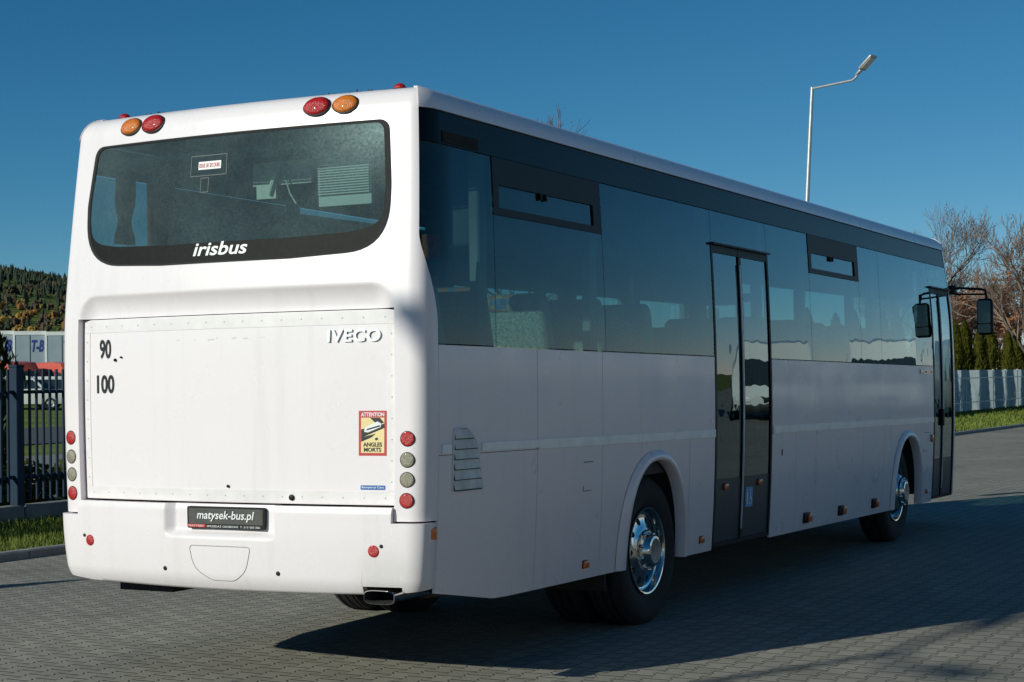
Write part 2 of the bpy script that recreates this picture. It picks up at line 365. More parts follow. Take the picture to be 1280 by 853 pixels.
for i in range(16000):
    y = rg.uniform(36, 84); x = rg.uniform(-10.6, kerb_x(y)-.2)
    h = rg.uniform(.04, .12); a = rg.uniform(0, 2*pi); w = .02; lx, ly = rg.uniform(-.05,.05), rg.uniform(-.05,.05)
    mb.add([(x-w*cos(a), y-w*sin(a), .04), (x+w*cos(a), y+w*sin(a), .04), (x+lx, y+ly, .045+h)], [(0,1,2)])
tag(mb.build('grass', M['blade']), 'green grass on the verge in front of the pale screen fence', 'grass', kind='stuff')

# ------------------------------------------------------------------ the bus: one skin S(u, v) that all its panels follow
KR, YR = .0124, 3.1707                       # the body stands slightly nose-down on its springs
def _plan():
    p = [(1.185*i/60, .06*(1.185*i/60)**2) for i in range(61)]
    def bez(a, b, c, d, n):
        return [tuple((1-t)**3*a[k] + 3*(1-t)**2*t*b[k] + 3*(1-t)*t*t*c[k] + t**3*d[k] for k in (0,1)) for t in [i/n for i in range(1, n+1)]]
    p += bez((1.185,.0843), (1.242,.0925), (1.281,.13), (1.281,.215), 24)
    p += [(1.281, .215 + (11.45-.215)*i/200) for i in range(1, 201)]
    p += bez((1.281,11.45), (1.281,11.62), (1.2,11.72), (1.02,11.76), 24)
    p += [(1.02*(1-i/40), 11.86-.10*(1-i/40)**2) for i in range(1, 41)]
    u = [0]
    for a, b in zip(p, p[1:]): u.append(u[-1] + math.hypot(b[0]-a[0], b[1]-a[1]))
    return p, u
PL, PU = _plan()
import bisect
def plan(a):
    a = min(max(a, 0), PU[-1]-1e-6); i = min(bisect.bisect_right(PU, a)-1, len(PU)-2); t = (a-PU[i])/(PU[i+1]-PU[i])
    x = PL[i][0]*(1-t) + PL[i+1][0]*t; y = PL[i][1]*(1-t) + PL[i+1][1]*t
    def tan(k):
        k0, k1 = max(k-1, 0), min(k+1, len(PL)-1); d = (PL[k1][0]-PL[k0][0], PL[k1][1]-PL[k0][1]); l = math.hypot(*d); return d[0]/l, d[1]/l
    t0, t1 = tan(i), tan(i+1); tx, ty = t0[0]*(1-t)+t1[0]*t, t0[1]*(1-t)+t1[1]*t; l = math.hypot(tx, ty)
    return x, y, ty/l, -tx/l
US = PU[84]                                   # u where the flat side starts (y = .215)
def U(y): return US + (y - .215)
def UX(x):                                    # u of a point at x on the rear face
    for i, q in enumerate(PL):
        if q[0] >= abs(x): 
            t = (abs(x)-PL[i-1][0])/(q[0]-PL[i-1][0]) if i else 0
            return (PU[i-1] + t*(PU[i]-PU[i-1]) if i else 0)*(1 if x >= 0 else -1)
VR, RR = 3.135, .125
VE = VR + RR*pi/2
def halfw(h): return 1.281 - (.033 if h < 1.7 else .0235)*(h-1.7)**2
def S(u, v, off=0.0):
    sg = 1 if u >= 0 else -1
    x, y, nx, ny = plan(abs(u))
    if v <= VR: h, d, ca, sa = v, 0, 1, 0
    else:
        a = min((v-VR)/RR, pi/2); h, d, ca, sa = VR + RR*sin(a), RR*(1-cos(a)), cos(a), sin(a)
    sc = halfw(min(h, 3.2))/1.281; e = off*ca - d
    X = x*sc + nx*e; Y = y + ny*e; q = h-2.05
    Y += .11*(sqrt(q*q+.02)+q)/2*max(0, 1-y/1.2)
    q = h-2.45
    Y -= .34*(sqrt(q*q+.02)+q)/2*min(1, max(0, (y-9.8)/1.6))
    return Vector((sg*X, Y, h + off*sa - KR*(Y-YR)))
def Sn(u, v):
    a = S(u+.004, v) - S(u-.004, v); b = S(u, v+.004) - S(u, v-.004); return a.cross(b).normalized()
def call(f, x): return f(x) if callable(f) else f
def lin(a, b, n): return [a+(b-a)*i/n for i in range(n+1)]
def patch(mb, u0, u1, v0, v1, nu=None, nv=None, off=0.0, rim=.012, mi=0):
    """a panel on the skin between two u lines (may depend on v) and two v lines (may depend on u), its edge turned inwards"""
    cu = callable(u0) or callable(u1)
    if nu is None:
        L = abs(call(u1, 2) - call(u0, 2)); nu = max(2, int(L/.12))
        if min(abs(call(u0, 2)), abs(call(u1, 2))) < US - .01 or max(abs(call(u0,2)), abs(call(u1,2))) > U(11.4): nu = max(nu, int(L/.02)+2)
    if nv is None: nv = max(2, int(abs(call(v1, call(u0, 2)) - call(v0, call(u0, 2)))/.08))
    g = []
    for j in range(nv+1):
        row = []
        for i in range(nu+1):
            s, t = i/nu, j/nv
            if cu: v = v0 + (v1-v0)*t; u = call(u0, v)*(1-s) + call(u1, v)*s
            else: u = u0 + (u1-u0)*s; a, b = call(v0, u), call(v1, u); v = a + (b-a)*t
            row.append((u, v))
        g.append(row)
    o = off if callable(off) else (lambda u, v: off)
    b = len(mb.v)
    for row in g:
        for u, v in row: mb.v.append(tuple(S(u, v, o(u, v))))
    W = nu+1
    for j in range(nv):
        for i in range(nu):
            a = b+j*W+i; f = [a, a+1, a+W+1, a+W]
            if (u1 if not callable(u1) else u1(2)) < (u0 if not callable(u0) else u0(2)): f = f[::-1]
            mb.f.append(f); mb.m.append(mi)
    if rim:
        loop = [(i, 0) for i in range(nu)] + [(nu, j) for j in range(nv)] + [(i, nv) for i in range(nu, 0, -1)] + [(0, j) for j in range(nv, 0, -1)]
        b2 = len(mb.v); n = len(loop)
        for i, j in loop: mb.v.append(mb.v[b+j*W+i])
        for i, j in loop:
            u, v = g[j][i]; mb.v.append(tuple(S(u, v, o(u, v)-rim)))
        for k in range(n):
            mb.f.append([b2+k, b2+n+k, b2+n+(k+1)%n, b2+(k+1)%n]); mb.m.append(mi)
def part(name, m, parent, smooth=True, sharp=None, **_):
    pass
def P1(name, m, parent, *a, **k):
    mb = MB(); patch(mb, *a, **k); return mb.build(name, m, parent, smooth=True)
def poly_on(mb, pts, off=.002, mi=0, c=None, sub=1):
    """filled star-shaped outline on the skin"""
    if sub > 1:
        q = []
        for a, b in zip(pts, pts[1:]+pts[:1]):
            for i in range(sub): q.append((a[0]+(b[0]-a[0])*i/sub, a[1]+(b[1]-a[1])*i/sub))
        pts = q
    cu, cv = c or (sum(p[0] for p in pts)/len(pts), sum(p[1] for p in pts)/len(pts))
    R = 8 if max(abs(p[0]-cu) for p in pts) > .4 else 2; b = len(mb.v); n = len(pts)
    for r in range(R, 0, -1):
        for u, v in pts: mb.v.append(tuple(S(cu+(u-cu)*r/R, cv+(v-cv)*r/R, off)))
    mb.v.append(tuple(S(cu, cv, off)))
    for r in range(R-1):
        for k in range(n): mb.f.append([b+r*n+k, b+r*n+(k+1)%n, b+(r+1)*n+(k+1)%n, b+(r+1)*n+k]); mb.m.append(mi)
    for k in range(n): mb.f.append([b+(R-1)*n+k, b+(R-1)*n+(k+1)%n, b+R*n]); mb.m.append(mi)
def ring_on(mb, outer, inner, off=.003, mi=0):
    b = len(mb.v); n = len(outer)
    for L in (outer, inner):
        for u, v in L: mb.v.append(tuple(S(u, v, off)))
    for k in range(n): mb.f.append([b+k, b+(k+1)%n, b+n+(k+1)%n, b+n+k]); mb.m.append(mi)
def rounded(cor, n=8):
    """cor: (x, y, radius) corners in order -> rounded outline"""
    out = []; N = len(cor)
    for i, (x, y, r) in enumerate(cor):
        p = Vector((x, y)); a = (Vector(cor[i-1][:2])-p).normalized(); b = (Vector(cor[(i+1)%N][:2])-p).normalized()
        s, e = p+a*r, p+b*r
        for k in range(n+1):
            t = k/n; out.append(tuple((1-t)**2*s + 2*t*(1-t)*p*1 + t*t*e))
    return out
def dense(pts, step=.03):
    q = []
    for a, b in zip(pts, pts[1:]+pts[:1]):
        L = math.hypot(b[0]-a[0], b[1]-a[1]); n = max(1, int(L/step))
        for i in range(n): q.append((a[0]+(b[0]-a[0])*i/n, a[1]+(b[1]-a[1])*i/n))
    return q
def frame_at(u, v, off=0):
    n = Sn(u, v); r = (S(u+.01, v)-S(u-.01, v)).normalized(); t = n.cross(r)
    return Matrix.Translation(S(u, v, off)) @ Matrix((r, t, n)).transposed().to_4x4()
def text_mesh(s, shear=0, bold=0, extrude=0, spacing=1):
    c = D.curves.new('lettering', 'FONT'); c.body = s; c.shear = shear; c.offset = bold; c.extrude = extrude; c.space_character = spacing; c.resolution_u = 4
    o = D.objects.new('lettering', c); COL.objects.link(o); bpy.context.view_layer.update()
    me = D.meshes.new_from_object(o.evaluated_get(bpy.context.evaluated_depsgraph_get())); D.objects.remove(o); D.curves.remove(c); return me
def text_on(name, s, u0, u1, v0, v1, m, parent, off=.004, depth=0, shear=0, bold=0, fn=S, spacing=1):
    me = text_mesh(s, shear, bold, .05 if depth else 0, spacing); vs = me.vertices
    x0, x1 = min(v.co.x for v in vs), max(v.co.x for v in vs); y0, y1 = min(v.co.y for v in vs), max(v.co.y for v in vs)
    for v in vs:
        a, b, c = v.co; z = off + (depth*(c/.1+.5) if depth else 0)
        v.co = fn(u0+(a-x0)/(x1-x0)*(u1-u0), v0+(b-y0)/(y1-y0)*(v1-v0), z)
    me.materials.clear(); me.materials.append(m); me.name = name
    o = D.objects.new(name, me); COL.objects.link(o); o.parent = parent; return o

bus = tag(empty('bus'), 'long white coach with dark tinted windows, parked on the grey block paving', 'bus')
G = .0028                                    # half of a panel gap
# ---- rear
def us_v(v):
    t = min(max((v-1.95)/.5, 0), 1); t = t*t*(3-2*t); y = .235*(1-t) + .105*t
    if y >= .215: return U(y)
    for i in range(61, 85):
        if PL[i][1] >= y: return PU[i-1] + (PU[i]-PU[i-1])*(y-PL[i-1][1])/(PL[i][1]-PL[i-1][1])
WIN = dense(rounded([(-1.055,3.072,.07), (1.062,3.072,.06), (1.075,2.72,.02), (1.062,2.365,.26), (.45,2.338,.01), (-.45,2.338,.01), (-1.055,2.365,.26), (-1.085,2.72,.02)], 10))
def inside(pts, x, y):
    c = False; j = len(pts)-1
    for i in range(len(pts)):
        (xi, yi), (xj, yj) = pts[i], pts[j]
        if (yi > y) != (yj > y) and x < (xj-xi)*(y-yi)/(yj-yi)+xi: c = not c
        j = i
    return c
def shrink(pts, f, dy=0):
    cx, cy = 0, 2.7
    return [(cx+(x-cx)*f, cy+(y-cy)*f+dy) for x, y in pts]
HX = UX(1.105)
def rec_depth(u, v):
    # overhang above the engine hatch: the skin turns in below a rounded outline
    x = abs(u); top, w, r = 2.178, 1.098, .13
    if x > w or v > top: return 0
    dx, dy = x-(w-r), v-(top-r)
    d = r - math.hypot(max(dx, 0), max(dy, 0)) if (dx > 0 and dy > 0) else min(w-x, top-v)
    if d <= 0: return 0
    t = min(d/.12, 1); return -.05*(1-(1-t)**2)
hole = [(x, y) for x, y in shrink(WIN, .985)]
tl = lin(-HX, HX, 150); nE = 26
vl = lin(.905, 2.045, 40) + lin(2.045, 2.19, 16)[1:] + lin(2.19, VR, 60)[1:] + lin(VR, VE, 8)[1:]
mb = MB(); W = len(tl) + 2*nE; gridv = []
for v in vl:
    e = us_v(v); row = [-HX-(e-HX)*k/nE for k in range(nE, 0, -1)] + tl + [HX+(e-HX)*k/nE for k in range(1, nE+1)]
    gridv.append([(u, v) for u in row])
for row in gridv:
    for u, v in row: mb.v.append(tuple(S(u, v, rec_depth(u, v) if v > 2.0449 else 0)))
for j in range(len(vl)-1):
    for i in range(W-1):
        uc = (gridv[j][i][0]+gridv[j][i+1][0])/2; vc = (vl[j]+vl[j+1])/2
        if abs(uc) < HX-1e-4 and vc < 2.045: continue
        if inside(hole, uc, vc): continue
        a = j*W+i; mb.f.append([a, a+1, a+W+1, a+W]); mb.m.append(0)
# inner walls beside the hatch, lower lip and seam edges
for s in (-1, 1):
    b = len(mb.v); vv = lin(.905, 2.045, 20)
    for v in vv: mb.v.append(tuple(S(s*HX, v, 0))); mb.v.append(tuple(S(s*HX, v, -.07)))
    for k in range(20): mb.f.append([b+2*k, b+2*k+1, b+2*k+3, b+2*k+2]); mb.m.append(0)
    b = len(mb.v); uu = lin(HX, us_v(.905), 24)
    for u in uu: mb.v.append(tuple(S(s*u, .905, 0))); mb.v.append(tuple(S(s*u, .905, -.03)))
    for k in range(24): mb.f.append([b+2*k, b+2*k+1, b+2*k+3, b+2*k+2]); mb.m.append(0)
    b = len(mb.v)
    for v in vl: mb.v.append(tuple(S(s*us_v(v), v, 0))); mb.v.append(tuple(S(s*us_v(v), v, -.02)))
    for k in range(len(vl)-1): mb.f.append([b+2*k, b+2*k+1, b+2*k+3, b+2*k+2]); mb.m.append(0)
rear = mb.build('rear_panel', M['white'], bus, smooth=True)
rear.data.set_sharp_from_angle(angle=radians(50))
# dark space behind the gaps
mb = MB(); patch(mb, -U(.3), U(.3), .55, 2.30, nu=120, off=-.085, rim=0); mb.build('rear_bulkhead', M['dark'], bus, smooth=True)
# rear window
mb = MB(); poly_on(mb, [(x, y) for x, y in shrink(WIN, .992)], .004, c=(0, 2.7)); rw = mb.build('rear_window', M['rearglass'], bus, smooth=True)
inner = []
for x, y in WIN:
    t = min(max((2.62-y)/.25, 0), 1); inner.append((x*.978, 2.7+(y-2.7)*(.965-.275*t)))
mb = MB(); ring_on(mb, shrink(WIN, .992), inner, .0065); mb.build('glass_border', M['ceramic'], rw, smooth=True)
mb = MB(); ring_on(mb, shrink(WIN, 1.006), shrink(WIN, .985), .0075); ring_on(mb, shrink(WIN, 1.006), shrink(WIN, 1.006), 0); mb.build('window_seal', M['rubber'], rw, smooth=True)
text_on('lettering', 'irisbus', -.205, .178, 2.375, 2.452, M['text_white'], rw, .0095, 0, .22, .018)
mb = MB(); poly_on(mb, [(-.207,2.872), (-.042,2.872), (-.042,2.918), (-.207,2.918)], .006); lb = mb.build('exit_label', M['text_white'], rw)
text_on('lettering', 'ISSUE DE SECOURS', -.200, -.049, 2.883, 2.907, M['sticker_red'], rw, .0075, 0, 0, .01)
mb = MB()
for a, b, c, d in ((-.265,.0,2.835,2.955), (-.185,-.125,2.74,2.825)):
    mb = MB(); o_ = [(a,c),(b,c),(b,d),(a,d)]; i_ = [(a+.004,c+.004),(b-.004,c+.004),(b-.004,d-.004),(a+.004,d-.004)]
    ring_on(mb, o_, i_, .0055); mb.build('label_outline', M['outline'], rw)
# engine hatch
def H(u, v, off=0): return S(u, v, off-.043)
hx = HX-.008
mb = MB(); patch(mb, -hx, hx, .988, 2.040, nu=60, nv=12, off=-.043, rim=.03); hatch = mb.build('engine_hatch', M['white'], bus, smooth=True)
for a, b, c, d in ((-hx+.004, hx-.004, 1.962, 2.036), (-hx+.004, hx-.004, .992, 1.060), (-hx+.004, -hx+.052, 1.063, 1.959), (hx-.052, hx-.004, 1.063, 1.959)):
    mb = MB(); patch(mb, a, b, c, d, nu=max(3, int((b-a)/.04)), nv=4, off=-.0405, rim=.004); st = mb.build('edge_strip', M['strip'], hatch, smooth=True)
    hor = b-a > 1
    n = 17 if hor else 8
    for k in range(n):
        u, v = (a+.06+(b-a-.12)*k/(n-1), (c+d)/2) if hor else ((a+b)/2, c+.05+(d-c-.1)*k/(n-1))
        Mx = frame_at(u, v, -.0405); mr = MB(); mr.lathe([(.0042,0), (.004,.0012), (.002,.002), (0,.0021)], 8, Mx)
        mr.build('rivet', M['rivet'], hatch, smooth=True)
text_on('lettering', '90', -.965, -.868, 1.808, 1.922, M['text_black'], hatch, -.0405, 0, 0, .028)
text_on('lettering', '100', -.990, -.842, 1.605, 1.714, M['text_black'], hatch, -.0405, 0, 0, .028)
text_on('badge', 'IVECO', .686, 1.012, 1.868, 1.936, M['satin'], hatch, -.042, .010, .06, .022, S, 1.12)
# blind spot sticker
mb = MB(); h_ = lambda pts, z: poly_on(mb, pts, -.043+z)
h_([(.872,1.253),(1.040,1.253),(1.040,1.495),(.872,1.495)], .0012); sk = mb.build('warning_sticker', M['sticker_red'], bus)
mb = MB(); poly_on(mb, [(.886,1.268),(1.026,1.268),(1.026,1.458),(.886,1.458)], -.0408, 0, None, 3)
poly_on(mb, [(.887,1.395),(.887,1.35),(1.026,1.402),(1.026,1.425)], -.0400, 1); poly_on(mb, [(.887,1.328),(.887,1.352),(.975,1.372),(.95,1.352)], -.0400, 1); poly_on(mb, [(.94,1.457),(1.0,1.457),(1.025,1.43),(.985,1.42)], -.0400, 1)
poly_on(mb, [(.905,1.382),(.910,1.405),(.985,1.437),(1.006,1.428),(1.006,1.408),(.928,1.378)], -.0394, 2)
poly_on(mb, [(.918,1.388),(.924,1.398),(1.0,1.418),(1.002,1.410)], -.0389, 1)
poly_on(mb, [(.968,1.345),(.976,1.335),(.99,1.342),(.984,1.352)], -.0389, 1)
mb.build('sticker_picture', [M['sticker_yellow'], M['text_black'], M['text_white']], sk)
text_on('lettering', 'ATTENTION', .886, 1.026, 1.464, 1.486, M['text_white'], sk, -.0405, 0, 0, .03)
text_on('lettering', 'ANGLES', .899, 1.013, 1.302, 1.325, M['text_black'], sk, -.0395, 0, 0, .03)
text_on('lettering', 'MORTS', .904, 1.008, 1.274, 1.297, M['text_black'], sk, -.0395, 0, 0, .03)
mb = MB(); poly_on(mb, rounded([(.884,1.070,.006),(1.034,1.070,.006),(1.034,1.094,.006),(.884,1.094,.006)], 3), -.0415); bl = mb.build('dealer_sticker', M['blue'], bus)
text_on('lettering', 'Bempercy Cars', .892, 1.026, 1.075, 1.089, M['text_white'], bl, -.0405, 0, 0, .01)
for x, v, r in ((.452,1.022,.017), (.02,1.078,.008), (-.83,1.80,.009), (-.78,1.815,.006)):
    mb = MB(); mb.lathe([(r,0), (r,.008), (r*.6,.012), (0,.012)], 12, frame_at(x, v, -.041)); mb.build('lock_button', M['black'], hatch, smooth=True, sharp=40)
for x, v, w, h in ((-.35,1.90,.03,.008), (-.12,1.895,.05,.010), (-.06,1.905,.02,.006), (.05,1.90,.035,.012), (.13,1.898,.04,.009), (-.22,1.898,.02,.006), (.25,1.903,.03,.005)):
    mb = MB(); poly_on(mb, [(x,v),(x+w,v+.003),(x+w*.9,v+h),(x+.1*w,v+h*.8)], -.0428); mb.build('scuff_mark', M['scuff'], hatch)

# bumper
BE = us_v(.6)
def b_top(u): return .978 if abs(u) < HX-.004 else .896
def b_bot(u):
    a = abs(u)
    if .935 < u < 1.175: return .556
    return .500 + .012*min(a, 1)**2 + max(0, a-1.05)*.10
def b_off(u, v):
    t = (v-.5)/.4; o = .028*sin(pi*min(max(t, 0), 1)*.5+.25) + .004
    t2 = min(max((.60-v)/.10, 0), 1); o -= .035*t2*t2
    t3 = min(max((v-.80)/.03, 0), 1)*min(max((.385-u)/.03, 0), 1)*min(max((u+.395)/.05, 0), 1); o -= .045*t3
    f = min(1, max(0, (BE-abs(u))/.12)); o *= f
    t4 = min(max((.985-v)/.035, 0), 1); o -= .012*(1-t4)
    return o
us_ = sorted(set([round(x, 5) for x in lin(-BE, BE, 260)] + [-HX+.0045, -HX+.0035, HX-.0045, HX-.0035, .9345, .9355, 1.1745, 1.1755]))
mb = MB(); nv = 36; W = len(us_)
for u in us_:
    a, b = b_bot(u), b_top(u)
    for j in range(nv+1): v = a+(b-a)*j/nv; mb.v.append(tuple(S(u, v, b_off(u, v))))
for u in us_:
    b = b_bot(u); mb.v.append(tuple(S(u, b, b_off(u, b)-.05)))
for u in us_:
    b = b_top(u); mb.v.append(tuple(S(u, b, b_off(u, b)))); 
for u in us_:
    b = b_top(u); mb.v.append(tuple(S(u, b, b_off(u, b)-.06)))
n0 = W*(nv+1)
for i in range(W-1):
    for j in range(nv):
        a = i*(nv+1)+j; mb.f.append([a, a+nv+1, a+nv+2, a+1]); mb.m.append(0)
    mb.f.append([i*(nv+1), n0+i, n0+i+1, (i+1)*(nv+1)]); mb.m.append(0)
    mb.f.append([n0+W+i, n0+W+i+1, n0+2*W+i+1, n0+2*W+i]); mb.m.append(0)
bumper = mb.build('bumper', M['white'], bus, smooth=True); bumper.data.set_sharp_from_angle(angle=radians(55))
def bo(u, v, z=0): return S(u, v, b_off(u, v)+z)
def on_b(mb, pts, z, mi=0):
    b = len(mb.v); n = len(pts); cu, cv = sum(p[0] for p in pts)/n, sum(p[1] for p in pts)/n
    for u, v in pts: mb.v.append(tuple(bo(u, v, z)))
    mb.v.append(tuple(bo(cu, cv, z)))
    for k in range(n): mb.f.append([b+k, b+(k+1)%n, b+n]); mb.m.append(mi)
mb = MB(); fl = rounded([(-.212,.748,.03),(.222,.748,.03),(.185,.61,.05),(.10,.556,.03),(-.06,.556,.03),(-.185,.62,.06)], 6)
cx_, cy_ = 0, .66; mb.tube([bo(u, v, .0005) for u, v in dense(fl+fl[:1], .02)], .0022, 5, cap=False)
mb.build('tow_cover_seam', mat('grey_seam', (.32,.32,.31), .6, 0, .1), bumper, smooth=True)
def lens(name, u, v, r, m, parent, dome=.012, base=.004, ring=True, off=0, sx=1.0, z0=0):
    mb = MB(); F = frame_at(u, v, z0) @ Matrix.Diagonal((sx, 1, 1, 1))
    mb.lathe([(r,0), (r,base)] + [(r*cos(a), base+dome*sin(a)) for a in lin(.12, pi/2, 7)], 28, F)
    if ring: mb.lathe([(r*1.10,-.004), (r*1.10,base*.6), (r*1.0,base*.9)], 28, F, 1)
    return mb.build(name, [m, M['black']], parent, smooth=True, sharp=40)
for s in (-1, 1):
    for v, m in ((1.345,'red'), (1.233,'smoke'), (1.1275,'smoke'), (1.0165,'red')):
        lens('tail_light', s*UX(1.177), v, .0385, M[m], rear, .005, .002)
    lens('reflector', s*1.006, .748, .032, M['red'], bumper, .004, .003, False, z0=b_off(s*1.006, .748))
    for k, (u, v) in enumerate(((s*.403,.61), (s*1.052,.775))): lens('parking_sensor', u, v, .0125 if k == 0 else .010, M['black'], bumper, .003, .003, False, z0=b_off(u, v))
    lens('roof_light', s*UX(.787), 3.176, .053, M['amber'], rear, .024, .006, True, sx=1.42)
    lens('roof_light', s*UX(.602), 3.176, .055, M['red'], rear, .026, .008, True, sx=1.45)
# number plate
mb = MB(); pc = rounded([(-.238,.842,.012),(.304,.842,.012),(.304,.965,.012),(-.238,.965,.012)], 4)
po = lambda u, v, z: S(u, v, .004+z)
def flat(mb, pts, z, th=0, mi=0):
    b = len(mb.v); n = len(pts)
    for u, v in pts: mb.v.append(tuple(po(u, v, z)))
    mb.f.append([b+k for k in range(n)]); mb.m.append(mi)
    if th:
        for u, v in pts: mb.v.append(tuple(po(u, v, z-th)))
        for k in range(n): mb.f.append([b+k, b+n+k, b+n+(k+1)%n, b+(k+1)%n]); mb.m.append(mi)
flat(mb, pc, .006, .02); plate = mb.build('number_plate', M['black'], bus)
mb = MB(); flat(mb, [(-.226,.868),(.292,.868),(.292,.955),(-.226,.955)], .0075); flat(mb, [(-.232,.848),(-.105,.848),(-.105,.866),(-.232,.866)], .0075, 0, 1); mb.build('plate_face', [M['plate'], M['sticker_red']], plate)
text_on('lettering', 'matysek-bus.pl', -.165, .236, .882, .942, M['text_white'], plate, .0135, 0, .2, .012)
text_on('lettering', 'SPRZEDAZ OSOBOWE  T. 513 550 306', -.095, .275, .850, .861, M['text_white'], plate, .0125, 0, 0, .0)
text_on('lettering', 'MATYSEK', -.225, -.115, .852, .862, M['text_white'], plate, .0135)
# exhaust tip
mb = MB()
def rr_ring(y, sx_, sz_, cx=1.055, cz=.512):
    return [(cx+px*sx_, y, cz+KR*YR+pz*sz_) for px, pz in rounded([(-1,-1,.7),(1,-1,.7),(1,1,.7),(-1,1,.7)], 6)]
L = [rr_ring(.5,.085,.030), rr_ring(-.015,.088,.032), rr_ring(-.03,.096,.037), rr_ring(-.034,.092,.034), rr_ring(-.02,.084,.029), rr_ring(.25,.082,.028)]
b = 0; n = len(L[0])
for k, r_ in enumerate(L): mb.v += r_
for k in range(len(L)-1):
    for i in range(n): mb.f.append([k*n+i, k*n+(i+1)%n, (k+1)*n+(i+1)%n, (k+1)*n+i]); mb.m.append(0 if k < 3 else 1)
mb.f.append([(len(L)-1)*n+i for i in range(n)]); mb.m.append(1)
mb.build('exhaust_tip', [M['chrome'], M['dark']], bus, smooth=True, sharp=40)

# ---- sides
def vb(u):
    y = abs(u) - US + .215
    return .512 if y < .25 else (.512 - .100*min(1, (y-.25)/.68) if y < .93 else .412)
YA, ZA, HA = (3.17, 9.57), 1.133, .515        # wheel arches: centres along the bus, top, half width
def arch(y, g=0):
    for c in YA:
        t = abs(y-c)/(HA+g)
        if t < 1: return .40 + (ZA+g-.40)*(1-t**2.3)**(1/2.3)
    return None
def skirt(mb, s, y0, y1, v1=1.249, off=0):
    ys = set(lin(y0, y1, max(2, int((y1-y0)/.15))))
    for c in YA:
        for k in range(0, 41):
            a = pi*k/40; y = c - HA*cos(a)
            if y0 < y < y1: ys.add(round(y, 5))
        for e in (-HA-.0004, HA+.0004):
            if y0 < c+e < y1: ys.add(c+e)
    ys = sorted(ys); nv = 12; b = len(mb.v)
    for y in ys:
        u = U(y); a = arch(y); lo = max(vb(u), a) if a else vb(u)
        for j in range(nv+1): mb.v.append(tuple(S(s*u, lo+(v1-lo)*j/nv, off)))
    for y in ys:
        u = U(y); a = arch(y); lo = max(vb(u), a) if a else vb(u); mb.v.append(tuple(S(s*u, lo, off-.02)))
    for i in range(len(ys)-1):
        for j in range(nv):
            a = b+i*(nv+1)+j; f = [a, a+nv+1, a+nv+2, a+1]; mb.f.append(f if s > 0 else f[::-1]); mb.m.append(0)
        n0 = b+len(ys)*(nv+1); mb.f.append([b+i*(nv+1), n0+i, n0+i+1, b+(i+1)*(nv+1)]); mb.m.append(0)
    for i in (0, len(ys)-1):                   # turned edges at the two ends
        y = ys[i]; u = U(y); b2 = len(mb.v); lo = max(vb(u), arch(y) or 0)
        for j in range(nv+1):
            v = lo+(v1-lo)*j/nv; mb.v.append(tuple(S(s*u, v, off))); mb.v.append(tuple(S(s*u, v, off-.015)))
        for j in range(nv): mb.f.append([b2+2*j, b2+2*j+1, b2+2*j+3, b2+2*j+2]); mb.m.append(0)
DOORS = {1: ((4.26,5.51), (10.585,11.46)), -1: ()}
rightbelt = [(.235,1.39), (1.39,2.30), (2.30,4.26), (5.51,10.585)]
leftbelt = [(.235,1.39), (1.39,2.30), (2.30,5.0), (5.0,8.0), (8.0,11.46)]
rightskirt = [(.235,1.39), (1.39,2.30), (2.30,3.77), (3.77,4.26), (5.51,6.10), (6.10,6.63), (6.63,8.01), (8.01,8.72), (8.72,8.97), (8.97,10.585)]
leftskirt = [(.235,1.39), (1.39,2.30), (2.30,3.77), (3.77,4.6), (4.6,6.1), (6.10,7.4), (7.4,8.72), (8.72,10.5), (10.5,11.46)]
pan = {}
